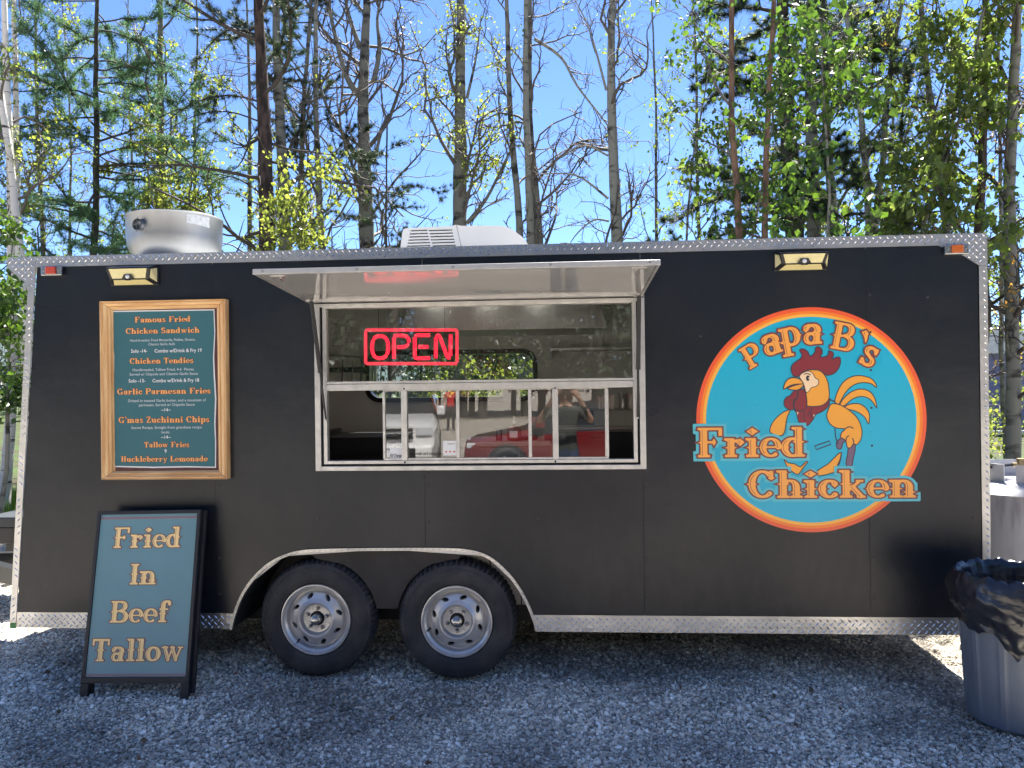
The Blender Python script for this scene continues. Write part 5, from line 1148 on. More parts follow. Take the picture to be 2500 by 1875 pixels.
# soap pump bottle and items on the counter
x = x_r(1255, .24); e = empty('pump_bottle', (x, .24, zc)); tag(e, 'clear pump bottle with white label on the serving counter', 'bottle'); M_clear = mat('clear_reddish_liquid', (.25, .10, .09), .15, coat=.5)
MB().lathe([(0, .002), (.042, .002), (.045, .01), (.045, .07), (.03, .085), (.012, .09), (.012, .105), (0, .105)], n=20).build('bottle_body', M_clear, e, smooth=True)
MB().tube([(0, 0, .105), (0, 0, .15)], .006).tube([(0, 0, .15), (0, -.03, .147)], .005).tube([(0, 0, .105), (0, 0, .118)], .013, 12).build('pump', M_whitepap, e)
MB().box(-.024, .024, -.0475, -.0455, .02, .06).build('label_sticker', M_whitepap, e)
x = x_r(1218, .24); lathe_thing('black_cup', 'small black cup beside the pump bottle on the counter', 'cup', M_black_eq, [(0, .001), (.02, .001), (.022, .075), (0, .075)], (x, .24, zc))
x = x_r(1290, .3); thing_box('card_box', 'low black box on the counter at the foot of the pump bottle', 'box', M_black_eq, [(x-.085, x+.055, .26, .4, zc+.001, zc+.022)])
x = x_r(1345, .3); thing_box('tip_box', 'grey plastic box on the counter behind the second mullion', 'box', M_black_eq, [(x-.04, x+.09, .22, .4, zc+.001, zc+.035)])
thing_box('paper_notice', 'white sheet taped by the rear window, right of the pump bottle', 'notice', M_whitepap, [(x_r(1228, 2.25), x_r(1268, 2.25), 2.296, 2.2985, z_r(982, 2.25), z_r(932, 2.25))], 0)
thing_box('blue_label_notice', 'small white notice with blue stripe high on the kitchen rear wall', 'notice', M_whitepap, [(x_r(1219, 2.3), x_r(1247, 2.3), 2.326, 2.3285, z_r(818, 2.3), z_r(800, 2.3))], 0)
thing_box('serving_window_ledge', 'black magnetic tool strip on the wall left of the rear window', 'tool strip', M_black_eq, [(x_r(806, 2.3), x_r(890, 2.3), 2.30, 2.329, z_r(905, 2.3), z_r(893, 2.3))])
b = MB((x_r(905, 2.2), 2.2, z_r(866, 2.2)));
for (ua, va), (ub, vb) in (((806, 868), (950, 876)), ((880, 880), (945, 880))): b.tube([P(ua, va, 2.2), P(ub, vb, 2.2)], .01, 8)
tag(b.build('grab_rail', M_chrome), 'pale horizontal rail on the rear wall behind the neon sign', 'rail')
for k, u in enumerate((838, 862, 884, 913, 932)):
    b = MB((float(P(u, 890, 2.2)[0]), 2.2, float(P(u, 890, 2.2)[2]))); a = P(u, 878, 2.2); c = P(u-3, 935, 2.2); b.bar(a, (a+c)/2, .012, .008).bar((a+c)/2, c, .03, .006)
    tag(b.build('utensil', M_steel if k % 2 else M_black_eq), ['long black spatula hanging leftmost below the rail', 'steel spatula second from the left below the rail', 'black turner hanging in the middle of the rail', 'steel ladle hanging fourth along the rail', 'black tongs hanging rightmost by the rear window'][k], 'utensil', 'utensils hanging on the kitchen rail')

# neon sign -------------------------------------------------------------
def zpx(u, v, y=.07): q = P(u, v, y); return (float(q[0]), y, float(q[2]))
c0 = P(1004, 848, .07); NS = empty('open_sign', (c0[0], .07, c0[2])); tag(NS, 'glowing red neon OPEN sign hanging behind the upper window pane', 'neon sign')
def npart(paths, r, nm, m, n=10):
    b = MB()
    for p in paths: b.tube(p, r, n)
    b.v = [tuple(np.array(v)-np.array(NS.location)) for v in b.v]; return b.build(nm, m, NS, smooth=True)
cp = lambda x, y: zpx(780+x/5.53, 720+y/5.53)
br = []
for cxx, cyy, a0 in ((1830, 500, -90), (1830, 900, 0), (650, 900, 90), (650, 500, 180)):
    for k in range(5):
        a = R(a0+22.5*k); br.append(cp(cxx+28*math.cos(a), cyy+28*math.sin(a)))
br.append(br[0]); npart([br], .0098, 'border_tube', M_neon2)
O_ = [cp(818+108*math.cos(t), 700+152*math.sin(t)) for t in np.linspace(0, 2*PI, 33)]
O_ = [cp(818+108*math.copysign(abs(math.cos(t))**.75, math.cos(t)), 705+150*math.copysign(abs(math.sin(t))**.85, math.sin(t))) for t in np.linspace(0, 2*PI, 41)]
npart([O_], .0112, 'letter_o', M_neon)
npart([[cp(1005, 862), cp(1005, 575), cp(1012, 555), cp(1035, 548), cp(1130, 548), cp(1175, 560), cp(1203, 595), cp(1208, 630), cp(1195, 670), cp(1165, 695), cp(1130, 703), cp(1052, 705)]], .0112, 'letter_p', M_neon)
npart([[cp(1490, 543), cp(1320, 545), cp(1295, 552), cp(1286, 575), cp(1286, 830), cp(1295, 850), cp(1320, 857), cp(1490, 852)], [cp(1335, 700), cp(1468, 700)]], .0112, 'letter_e', M_neon)
npart([[cp(1570, 855), cp(1570, 575), cp(1582, 550), cp(1600, 543), cp(1618, 552), cp(1632, 580), cp(1722, 830), cp(1740, 850), cp(1760, 848), cp(1768, 825), cp(1770, 535)]], .0112, 'letter_n', M_neon)
q = [cp(620, 470), cp(1870, 470), cp(1870, 930), cp(620, 930)]
b = MB(); b.add([(v[0], .082, v[2]) for v in q], [(0, 1, 2, 3)]); b.v = [tuple(np.array(v)-np.array(NS.location)) for v in b.v]; b.build('backing_sheet', glass_mat('clear_acrylic', (.6, .6, .62), .25), NS)
npart([[cp(795, 470), cp(800, 330), cp(795, 160)], [cp(1690, 460), cp(1690, 330), cp(1690, 170)]], .0015, 'hanging_wire', M_black, 6)

# ------------------------------------------------------------------ things fixed on or standing by the trailer
def wall_light(u0, u1, v0, v1, label, lean=0):
    (xa, zt), (xb, zb2) = PX(u0, v0, -.04), PX(u1, v1, -.04); w = xb-xa; h = zt-zb2; e = empty('solar_light', (xa+w/2, 0, zb2)); tag(e, label, 'wall lamp', 'solar lamps below the roof trim')
    X0, X1 = -w/2, w/2
    MB().box(X0-.004, X1+.004, -.012, -.001, -.004, h).build('back_plate', M_black, e, bevel=.006)
    b = MB()  # sloped body
    f = [(X0, -.012, 0), (X1, -.012, 0), (X1, -.012, h), (X0, -.012, h), (X0+.03, -.07, .028), (X1-.03, -.07, .028), (X1-.012, -.085, h-.02), (X0+.012, -.085, h-.02)]
    b.add(f, [(4, 5, 6, 7), (0, 1, 5, 4), (1, 2, 6, 5), (2, 3, 7, 6), (3, 0, 4, 7), (3, 2, 1, 0)]); b.build('housing', M_black, e, bevel=.003)
    MB().add([(X0+.01, -.0862, h-.016), (X1-.01, -.0862, h-.016), (X1-.006, -.016, h+.004), (X0+.006, -.016, h+.004)], [(0, 1, 2, 3)]).build('solar_panel', M_solar, e)
    def face(a, b_, c, d, ins, nm):
        pts = [np.array(p) for p in (a, b_, c, d)]; ce = sum(pts)/4; n_ = np.cross(pts[1]-pts[0], pts[3]-pts[0]); n_ /= np.linalg.norm(n_)
        if n_[1] > 0: n_ = -n_
        MB().add([p+(ce-p)*ins+n_*.0022 for p in pts], [(0, 1, 2, 3)]).build(nm, M_led, e)
    face(f[4], f[5], f[6], f[7], .13, 'led_panel'); face(f[0], f[1], f[5], f[4], .16, 'lower_led_panel'); face(f[1], f[2], f[6], f[5], .25, 'side_led_panel'); face(f[3], f[0], f[4], f[7], .25, 'side_led_panel')
    y_s = -.082; b = MB(); b.add([(-.038, y_s, .03), (.038, y_s, .03), (.022, y_s-.006, .055), (-.022, y_s-.006, .055), (.016, y_s, .018), (-.016, y_s, .018)], [(0, 1, 2, 3), (0, 5, 4, 1)]); b.build('sensor_mount', M_black, e)
    MB().lathe([(0, -.012), (.008, -.010), (.012, -.004), (.012, 0)], (0, y_s-.003, .04), 'y', 14).build('sensor_dome', M_whitepap, e, smooth=True)
wall_light(264, 380, 650, 693, 'black solar flood lamp above the framed menu')
wall_light(1894, 2022, 614, 656, 'black solar flood lamp above the round rooster logo')

# framed menu
mq = [P(243, 734, -.047), P(551, 731, -.047), P(247, 1171, -.047), P(554, 1171, -.047)]
mx0, mx1, mz0, mz1 = [float(v) for v in ((mq[0][0]+mq[2][0])/2, (mq[1][0]+mq[3][0])/2, (mq[2][2]+mq[3][2])/2, (mq[0][2]+mq[1][2])/2)]
MF = empty('menu_board', ((mx0+mx1)/2, 0, mz0)); tag(MF, 'wood-framed teal menu poster mounted on the trailer wall', 'menu board'); MO = np.array(MF.location)
def mpart(b, nm, m, **k):
    b.v = [tuple(np.array(v)-MO) for v in b.v]; return b.build(nm, m, MF, **k)
def moulding(p0, p1, q0, q1, nm, m):
    """mitred rail between outer corners p0,p1 and inner corners q0,q1 with a stepped profile"""
    b = MB(); prof = [(0, 0), (0, .045), (.04, .05), (.1, .046), (.14, .04), (.3, .042), (.55, .036), (.62, .028), (.7, .033), (.84, .028), (.9, .018), (1, .014), (1, 0)]
    vs = []
    for t, h in prof:
        for a, c in ((p0, q0), (p1, q1)): x = a[0]+(c[0]-a[0])*t; z = a[1]+(c[1]-a[1])*t; vs.append((x, -.001-h, z))
    b.add(vs, [(2*i, 2*i+1, 2*i+3, 2*i+2) for i in range(len(prof)-1)]); return mpart(b, nm, m)
fw = .066; fz = .050; g = .0012; O4 = [(mx0, mz0), (mx1, mz0), (mx1, mz1), (mx0, mz1)]; I4 = [(mx0+fw, mz0+fz), (mx1-fw, mz0+fz), (mx1-fw, mz1-fz), (mx0+fw, mz1-fz)]
for k in range(4):
    a, c = np.array(O4[k]), np.array(O4[(k+1) % 4]); d = unit(c-a)*g
    moulding(tuple(a+d), tuple(c-d), tuple(np.array(I4[k])+d), tuple(np.array(I4[(k+1) % 4])-d), 'frame_rail', M_woodh if k % 2 == 0 else M_wood)
b = MB()
for k in range(70):
    z = mz0+.02+k*(mz1-mz0-.04)/69
    for x in (mx0+.015, mx1-.015): b.box(x-.0025, x+.0025, -.0485, -.046, z-.004, z+.004)
for k in range(48):
    x = mx0+.03+k*(mx1-mx0-.06)/47
    for z in (mz0+.015, mz1-.015): b.box(x-.004, x+.004, -.0485, -.046, z-.0025, z+.0025)
mpart(b, 'bead_carving', M_wood)['kind'] = 'stuff'
mpart(MB().box(mx0+fw-.005, mx1-fw+.005, -.0105, -.0015, mz0+fz-.005, mz1-fz+.005), 'backing', M_menuback)
mw = lambda a, b_: PX(240+a/3.6875, 730+b_/3.6875, -.014)
edge = [(128, 106), (1044, 92), (1052, 300), (1042, 520), (1050, 700), (1062, 900), (1054, 1120), (1060, 1300), (1058, 1520), (800, 1516), (500, 1522), (128, 1512), (138, 1400), (128, 1150), (134, 1000), (120, 800), (132, 640), (134, 500), (118, 330), (124, 200)]
pe = [mw(*q) for q in edge]; flat([[(x-MO[0], z-MO[2]) for x, z in pe]], -.0125, 'poster_border', M_whitepap, MF)
ce = np.mean(pe, axis=0); pi_ = [tuple(np.array(q)+(ce-np.array(q))/np.linalg.norm(ce-np.array(q))*.0085) for q in pe]; flat([[(x-MO[0], z-MO[2]) for x, z in pi_]], -.0135, 'poster', M_teal_m, MF)
mpl = lambda y: (lambda x, z: (x-MO[0], y, z-MO[2]))
heads = [('Famous Fried', 328, 832, 212, 52), ('Chicken Sandwich', 248, 912, 314, 52), ('Chicken Tendies', 284, 856, 584, 52), ('Garlic Parmesan Fries', 172, 1012, 860, 54), ("G'mas Zuchinni Chips", 184, 1000, 1116, 56), ('Tallow Fries', 412, 820, 1336, 50), ('Huckleberry Lemonade', 206, 986, 1466, 52)]
its = []
for t, a, c, base, cap in heads:
    (xa, z), (xb, _) = mw(a, base), mw(c, base); its += line_items(t, (xa+xb)/2, z, cap/3.6875/417, xb-xa, gap=.06)
letters(its, .06, .05, 'heading_outline', M_brown_m, MF, mpl(-.0143)); letters(its, .0, .05, 'heading_lettering', M_orange_m, MF, mpl(-.0150))
def mtext(t, a, c, base, size, m=M_whitepap):
    (xa, z), (xb, _) = mw(a, base), mw(c, base); small_text(t, (xa+xb)/2, z, size/3.6875/417*1.35, m, MF, mpl(-.0146), 'menu_lettering', width=xb-xa)
M_dim = mat('pale_print', (.52, .58, .60), .6)
mtext('Hand-breaded, Fried Mozzerlla, Pickles, Greens,', 286, 874, 384, 24, M_dim); mtext('Cilantro Garlic Aoili.', 450, 694, 418, 24, M_dim)
mtext('Solo -14-', 296, 440, 484, 34); mtext('Combo w/Drink & Fry 19', 506, 932, 482, 34)
mtext('Handbreaded, Tallow Fried, 4-6  Pieces,', 310, 864, 650, 26, M_dim); mtext('Served w/ Chipotle and Cilantro Garlic Sauce', 282, 898, 690, 26, M_dim)
mtext('Solo -13-', 274, 424, 752, 34); mtext('Combo w/Drink & Fry 18', 488, 908, 750, 34)
mtext('Drizzel in toasted Garlic butter, and a mountain of', 268, 968, 928, 26, M_dim); mtext('parmesan. Served w/ Chiptole Sauce', 366, 868, 966, 26, M_dim); mtext('~14~', 566, 652, 1012, 32)
mtext('Secret Recipe, Straight from grandmas recipe', 298, 932, 1170, 26, M_dim); mtext('book.', 570, 646, 1210, 26, M_dim); mtext('~14~', 566, 652, 1258, 32); mtext('9', 596, 616, 1384, 34)

# A-board ---------------------------------------------------------------
def AB(u, v):  # point on the board's tilted front plane: y=-.335 at z=0 to y=-.10 at the top
    y = -.2
    for _ in range(8):
        q = P(u, v, y); y = -.335+.225*q[2]/1.06
    return P(u, v, y)
o0 = AB(320, 1707); AO = np.array([o0[0], -.335, 0.]); SB = empty('sandwich_board', tuple(AO)); tag(SB, 'black A-frame board reading Fried In Beef Tallow, leaning by the left end of the trailer', 'sandwich board')
tl, tr, br_, bl = AB(242, 1249), AB(493, 1243), AB(457, 1669), AB(192, 1668)
exx = unit((tr-tl)+(br_-bl)); ez = unit((tl+tr)/2-(bl+br_)/2); ez = unit(ez-exx*ez.dot(exx)); ny = np.cross(exx, ez); ny = ny if ny[1] > 0 else -ny  # into the board
W_ = (np.linalg.norm(tr-tl)+np.linalg.norm(br_-bl))/2; c_ = (tl+tr+br_+bl)/4
Hh = (np.linalg.norm(tl-bl)+np.linalg.norm(tr-br_))/2
def sb(b, nm, m, **k):  # local board coords -> world
    b.v = [tuple(c_+exx*v[0]+ny*v[1]+ez*v[2]-AO) for v in b.v]; return b.build(nm, m, SB, **k)
w2_, h2_ = W_/2, Hh/2; t_ = .021
for x0_, x1_, z0_, z1_ in ((-w2_, w2_, h2_-.02, h2_), (-w2_, w2_, -h2_, -h2_+.034), (-w2_, -w2_+t_, -h2_+.034, h2_-.021), (w2_-t_, w2_, -h2_+.034, h2_-.021)):
    sb(MB().box(x0_, x1_, 0, .03, z0_, z1_), 'frame_rail', M_signblack, bevel=.002)
leglen = h2_+.10
for x0_ in (-w2_-.002, w2_-.045): sb(MB().box(x0_, x0_+.047, .001, .029, -leglen, -h2_-.0005), 'leg', M_signblack, bevel=.002)
sb(MB().box(-w2_+t_, w2_-t_, .008, .022, -h2_+.034, h2_-.021), 'poster_board', M_teal_a)
iw = w2_-t_; zt_, zb3 = h2_-.021, -h2_+.034
for z0_, z1_ in ((zt_-.028, zt_-.015), (zb3+.005, zb3+.016)): sb(MB().box(-iw, iw, .0068, .0072, z0_, z1_), 'trim_line', M_tanline)
# rear frame
for x0_ in (-w2_+.02, w2_-.014):
    sb(MB().box(x0_, x0_+.03, .036, .062, -h2_-.06, h2_-.005), 'rear_leg', M_signblack, bevel=.002)
sb(MB().box(-w2_+.051, w2_-.015, .036, .062, h2_-.06, h2_-.005), 'rear_rail', M_signblack, bevel=.002)
sb(MB().box(-w2_+.051, w2_-.015, .041, .057, -h2_+.06, h2_-.062), 'rear_board', M_signblack)
for x0_ in (-w2_+.06, w2_-.09): sb(MB().box(x0_, x0_+.05, .0305, .0355, h2_-.02, h2_-.004), 'hinge', M_steel)
dl = lambda a, b_: (lambda q: (float((AB(a/3.0726, 1180+b_/3.0726)-c_).dot(exx)), float((AB(a/3.0726, 1180+b_/3.0726)-c_).dot(ez))))(0)
its = []
for t, a0, b0, a1, b1, cap in (('Fried', 840, 486, 1350, 480, 160), ('In', 965, 760, 1163, 758, 158), ('Beef', 815, 1046, 1262, 1042, 162), ('Tallow', 672, 1337, 1368, 1335, 165)):
    (xa, z), (xb, _) = dl(a0, b0), dl(a1, b1); its += line_items(t, (xa+xb)/2, z, cap/3.0726/440, xb-xa)
apl = lambda y: (lambda x, z: tuple(c_+exx*x+ny*y+ez*z-AO))
letters(its, .04, .022, 'letter_outline', M_brown_l, SB, apl(.0062)); letters(its, 0, .022, 'lettering', M_cream_l, SB, apl(.0054)); letters(its, 0, .016, 'letter_inline', M_brown_l, SB, apl(.0048), inline=True)

# exhaust fan -------------------------------------------------------------
fc = P(428, 560, .98); fx = float(fc[0]); zr_ = float(P(428, 508, .65)[2]); FAN = empty('exhaust_fan', (fx, .98, 2.53)); tag(FAN, 'spun aluminium upblast exhaust fan bowl on the left part of the roof', 'exhaust fan')
hr = zr_-2.53; rf_ = .327
zA, zB = float(P(428, 572, .66)[2])-2.53, float(P(428, 618, .68)[2])-2.53
prof = [(.10, zB-.075), (.20, zB-.055), (.255, zB-.02), (.292, zB+.015), (.315, (zA+zB)/2+.01), (rf_, zA+.02), (rf_+.002, hr-.012), (rf_+.008, hr-.004), (rf_+.006, hr), (rf_-.004, hr), (rf_-.008, hr-.02), (rf_-.012, zA+.02), (.28, zB+.02), (.18, zB-.03)]
b = MB(); b.lathe(prof, n=72, mod=lambda r, h, a, i: r*(1+.004*math.sin(3*a+h*9)+.003*math.sin(7*a))); bw = b.build('bowl', M_alu, FAN); smooth_angle(bw, 40)
MB().lathe([(.2, -.002), (.2, .02), (.16, .03), (.16, zB-.04), (0, zB-.02)], n=32).build('curb', M_alu, FAN)
MB().lathe([(0, .06), (.14, .06), (.15, .1), (.15, hr-.06), (.13, hr-.03), (0, hr-.03)], n=32).build('motor_cover', M_alu, FAN, smooth=True)
pq = P(360, 556, .75); dx_, dz_ = float(pq[0])-fx, float(pq[2])-2.53
ang = math.atan2(-math.sqrt(max(rf_**2-dx_**2, 0)), dx_); dr = np.array([math.cos(ang), math.sin(ang), 0]); c1 = dr*(rf_-.01)+[0, 0, dz_]; c2 = dr*(rf_+.035)+[0, 0, dz_]
b = MB(); b.tube([c1, c2], .040, 28, caps=False).tube([c2, c1], .036, 28, caps=False); b.build('vent_pipe', M_alu, FAN, smooth=True, fixn=False)
MB().tube([c1+dr*.005, c1+dr*.008], .036, 28).build('pipe_inside', M_dark, FAN)
tv = np.array([-dr[1], dr[0], 0]); b = MB(); b.bar(c2-[.004, 0, .055], c2+[.008, 0, .052], .005, .002); b.bar(c2-tv*.036, c2+tv*.036, .005, .002); b.build('pipe_cross', M_alu, FAN)
b = MB(); vs = []
for k in range(9):
    a = R(-50+30*k/8); vs += [((rf_+.0045)*math.cos(a), (rf_+.0045)*math.sin(a), hr-.085-.012*(k/8)), ((rf_+.0052)*math.cos(a), (rf_+.0052)*math.sin(a), hr-.022)]
b.add(vs, [(2*k, 2*k+2, 2*k+3, 2*k+1) for k in range(8)]); b.build('maker_plate', mat('pale_sticker', (.62, .63, .63), .5, noise=.3, nscale=60), FAN)
MB().box(.0, .02, -.42, -.41, -.01, .045).build('mounting_tab', M_black, FAN)

# air conditioner ----------------------------------------------------------
ya_ = .85; ac = lambda x, y: (lambda q: (float(q[0]), float(q[2])))(P(940+x/5.53, 520+y/5.53, ya_))
outl = [(180, 560), (205, 480), (240, 235), (258, 213), (290, 205), (600, 188), (900, 175), (940, 162), (965, 158), (995, 165), (1030, 173), (1300, 170), (1570, 172), (1640, 185), (1700, 212), (1760, 250), (1860, 330), (1945, 440), (1985, 510), (2000, 560)]
po = [ac(*q) for q in outl]; zb4 = 2.532; po = [(x, max(z, zb4)) for x, z in po]; xm = sum(p[0] for p in po)/len(po)
AC = empty('air_conditioner', (xm, ya_, zb4)); tag(AC, 'white rooftop air conditioner with louvred side above the serving hatch', 'air conditioner'); ACo = np.array(AC.location)
b = MB(); b.prism(po, ya_, ya_+.68); b.v = [tuple(np.array(v)-ACo) for v in b.v]; sh = b.build('shroud', M_white, AC)
cut = MB()
for r in range(6):
    y0 = 228+41.5*r; 
    for xa, xb in ((343-10*r, 567+9.5*r), (590+10*r, 907+9.5*r)):
        A4 = [ac(xa, y0+4-(xa-343)*.012), ac(xb, y0-2-(xb-343)*.012), ac(xb, y0+16-(xb-343)*.012), ac(xa, y0+22-(xa-343)*.012)]; cut.prism(A4, ya_-.05, ya_+.06)
cut.v = [tuple(np.array(v)-ACo) for v in cut.v]; co = cut.build('cut', None, None); co.location = AC.location
bpy.context.view_layer.update(); boolean(sh, co)
for p in sh.data.polygons: p.use_smooth = False
bv = sh.modifiers.new('bevel', 'BEVEL'); bv.width = .012; bv.segments = 3; bv.limit_method = 'ANGLE'; bv.angle_limit = R(60)
sh.modifiers.clear()
for i_, (xa, xb) in enumerate(((330, 630), (600, 960))):
    q0, q1 = ac(xa, 222), ac(xb, 460); b = MB(); b.box(q0[0], q1[0], ya_+.045, ya_+.055, max(q1[1], zb4), q0[1]); b.v = [tuple(np.array(v)-ACo) for v in b.v]; b.build('slot_shade', M_dark, AC)  # dark sheets behind the louvres stand in for shade inside the slots
pa, pb = ac(965, 160), ac(1032, 475); b = MB(); b.bar((pa[0], ya_-.0008, pa[1]), (pb[0], ya_-.0008, pb[1]), .002, .003, (0, 1, 0)); b.v = [tuple(np.array(v)-ACo) for v in b.v]; b.build('shroud_seam', M_dark, AC)

# trash can with bin bag ------------------------------------------------------
cxx, cyy = 2.30, -.42
CAN = empty('trash_can', (cxx, cyy, 0)); tag(CAN, 'blue-grey plastic trash can lined with a black bag at the right edge', 'trash can')
cprof = [(0, .0), (.222, .0), (.232, .012), (.25, .3), (.268, .66), (.270, .665), (.285, .67), (.285, .70), (.268, .70), (.262, .68), (.24, .3), (.22, .03), (0, .03)]
def cmod(r, h, a, i):
    if 2 <= i <= 4:
        k = (a/(2*PI)*12) % 1; return r+(.006 if abs(k-.5) < .16 else 0)
    return r
b = MB(); b.lathe(cprof, n=144, mod=cmod); smooth_angle(b.build('bin_body', M_can, CAN), 30)
nA, nS = 200, 44; vs = []; rsn = np.random.default_rng(11); ph = rsn.uniform(0, 6.28, 12)
for i in range(nA):
    a = 2*PI*i/nA
    hang = .215+.03*math.sin(a*2+.6)+.007*math.sin(a*7+1)+.14*max(0, 1-abs(((a-R(240)+PI) % (2*PI))-PI)/R(22))+.03*max(0, 1-abs(((a-R(195)+PI) % (2*PI))-PI)/R(14))
    for j in range(nS):
        s = j/(nS-1)
        if s < .3: t = s/.3; r = .20+.062*t; z = .40+.335*t
        elif s < .4: t = (s-.3)/.1; r = .262+.030*t; z = .735+.016*math.sin(PI*t)
        else: t = (s-.4)/.6; r = .296+.026*math.sin(min(t*1.2, 1)*PI)-.012*t; z = .735-hang*t
        f = .004+.014*min(1, abs(s-.35)*4)
        r += f*(math.sin(a*11+ph[0]+s*16)*.8+.5*math.sin(a*19+ph[1]-s*22)+.6*math.sin(a*5+ph[2]+s*26)+.3*math.sin(a*37+s*9+ph[3]))*(.35 if s < .4 else .15)
        if s >= .4: r = max(r, np.interp(z, [0, .3, .66, .8], [.232, .25, .268, .287])+.011)
        if s >= .4: r += .0028*math.sin(z*80+2.2*math.sin(a*3+1)+a*2)*min(1, (s-.4)*6)
        z += .006*math.sin(a*13+s*8)+.004*math.sin(a*29-s*17)
        vs.append((r*math.cos(a), r*math.sin(a), z))
fs = [(i*nS+j, ((i+1) % nA)*nS+j, ((i+1) % nA)*nS+j+1, i*nS+j+1) for i in range(nA) for j in range(nS-1)]
MB().add(vs, fs).build('bin_bag', M_bag, CAN, smooth=True)

# propane tank ----------------------------------------------------------------
tx, ty = 2.98, .72; TK = empty('propane_tank', (tx, ty, 0)); tag(TK, 'scuffed grey-white upright propane tank beyond the right end of the trailer', 'propane tank')
zd = float(P(2450, 1212, .40)[2]); rt = .39
pr_ = [(0, .1), (.2, .1), (.34, .13), (rt, .22), (rt, zd-.02), (rt+.006, zd-.015), (rt+.006, zd), (rt, zd+.004), (.36, zd+.03), (.28, zd+.055), (.14, zd+.07), (0, zd+.072)]
b = MB(); b.lathe(pr_, n=64); smooth_angle(b.build('tank_body', M_tank, TK), 40)
MB().lathe([(.29, 0), (.3, 0), (.3, .14), (.29, .14)], n=40).build('foot_ring', M_tank, TK)
for a0, a1, hh in ((-128, -62, .12), (60, 130, .12), (165, 215, .12)):
    b = MB(); n = 14; vs = []
    for k in range(n+1):
        a = R(a0+(a1-a0)*k/n)
        for r in (.215, .223):
            for z in (zd+.055, zd+.055+hh): vs.append((r*math.cos(a), r*math.sin(a), z))
    fs = []
    for k in range(n): q = 4*k; fs += [(q, q+4, q+5, q+1), (q+2, q+3, q+7, q+6), (q+1, q+5, q+7, q+3), (q, q+2, q+6, q+4)]
    b.add(vs, fs+[(0, 1, 3, 2), (4*n, 4*n+2, 4*n+3, 4*n+1)]); b.build('valve_guard', M_tankp, TK)
b = MB(); 
for r_, row in enumerate((.158, .138, .12, .104, .09)):
    for k in range(9-(r_ % 3)):
        a = R(-112+3.1*k); b.box(.2245*math.cos(a)-.004, .2245*math.cos(a)+.004, .2245*math.sin(a)-.001, .2245*math.sin(a)+.001, zd+row-.006, zd+row+.006)
b.build('rust_spots', M_rust, TK)
MB().tube([(0, 0, zd+.14), (0, 0, zd+.15)], .022, 12).tube([(-.06, 0, zd+.16), (.05, 0, zd+.16)], .014, 10).tube([(0, 0, zd+.15), (0, 0, zd+.20)], .03, 12).build('valve', mat('brass', (.4, .3, .16), .4, .8), TK)
b = MB(); b.tube([(-.06, 0, zd+.16), (-.22, -.05, zd+.15), (-.42, 0, zd+.16), (-.6, .2, zd-.1), (-.62, .3, .3)], .009, 8); b.build('gas_hose', M_black, TK)

# tongue box, hose at the left ----------------------------------------------------
q0 = P(-60, 1252, 1.75); q1 = P(44, 1252, 1.75); zt5 = float(q1[2]); xb5 = -3.72
TB = empty('storage_box', (-4.25, 1.75, .2)); tag(TB, 'black plastic tongue box with overhanging lid beside the left end of the trailer', 'storage box')
MB().box(-.5, xb5+4.25, -.2, .35, .28, zt5-.2-.085).build('box_body', M_black, TB, bevel=.01)
MB().box(-.52, xb5+4.27, -.22, .37, zt5-.285, zt5-.2).build('box_lid', mat('weathered_lid', (.035, .04, .045), .5), TB, bevel=.012)
MB().box(-.4, xb5+4.2, -.12, .3, -.0, .275).build('box_stand', M_black, TB)
b = MB((-4.2, .9, 0)); pts = [P(-40, 1460, 1.0), P(0, 1440, 1.1), P(28, 1425, 1.3), (-3.5, 1.5, .40)]; b.tube([tuple(p) for p in catmull([tuple(map(float, p)) for p in pts], 5, False)], .013, 8)
tag(b.build('water_hose', mat('white_hose', (.6, .58, .54), .5), smooth=True), 'white hose running from the ground up to the left end of the trailer', 'hose')

# greenhouse and rail far right --------------------------------------------------
g0 = P(2420, 980, 24); GH = empty('greenhouse', (float(g0[0])+1.6, 25, 0)); tag(GH, 'pale hoop greenhouse in the distance right of the trailer', 'greenhouse')
b = MB(); n = 16; vs = []
for k in range(n+1):
    a = PI*k/n
    for y in (-1.5, 6): vs.append((3.4*math.cos(a), y, .6+1.75*math.sin(a)))
b.add(vs, [(2*k, 2*k+2, 2*k+3, 2*k+1) for k in range(n)]+[tuple(range(0, 2*n+2, 2))]); b.build('cover', mat('greenhouse_film', (.20, .33, .35), .3), GH)
for y in (-1.52, 2.2, 6.02):
    MB().tube([(3.42*math.cos(PI*k/12), y, .6+1.77*math.sin(PI*k/12)) for k in range(13)], .03, 6).build('hoop', M_chrome, GH)
MB().box(-3.4, 3.4, -1.45, 5.95, 0, .6).build('base_wall', M_counter, GH)
g0 = P(2450, 1060, 13); RL = empty('guard_rail', (float(g0[0]), 13, 0)); tag(RL, 'low pale rail crossing behind the cottonwood trunk', 'rail')
zr5 = float(P(2440, 1056, 13)[2]); MB().box(-4, 5, -.03, .03, zr5-.04, zr5+.04).build('rail_beam', M_whitepap, RL)
for x in (-3, -.6, 1.8, 4.2): MB().box(x-.05, x+.05, .032, .11, 0, zr5+.03).build('post', M_frame, RL)
SHD = empty('shed', (14.6, 22, 0)); tag(SHD, 'lilac-walled shed behind the cottonwood at the right picture edge', 'shed')
MB().box(-2.2, 2.2, 0, 3, 0, 2.6).build('wall', mat('lilac_wall', (.25, .24, .42), .6, noise=.2, nscale=3), SHD)
MB().prism([(-2.4, 2.602), (2.4, 2.602), (0, 3.5)], -.2, 3.2).build('roof', M_frame, SHD)

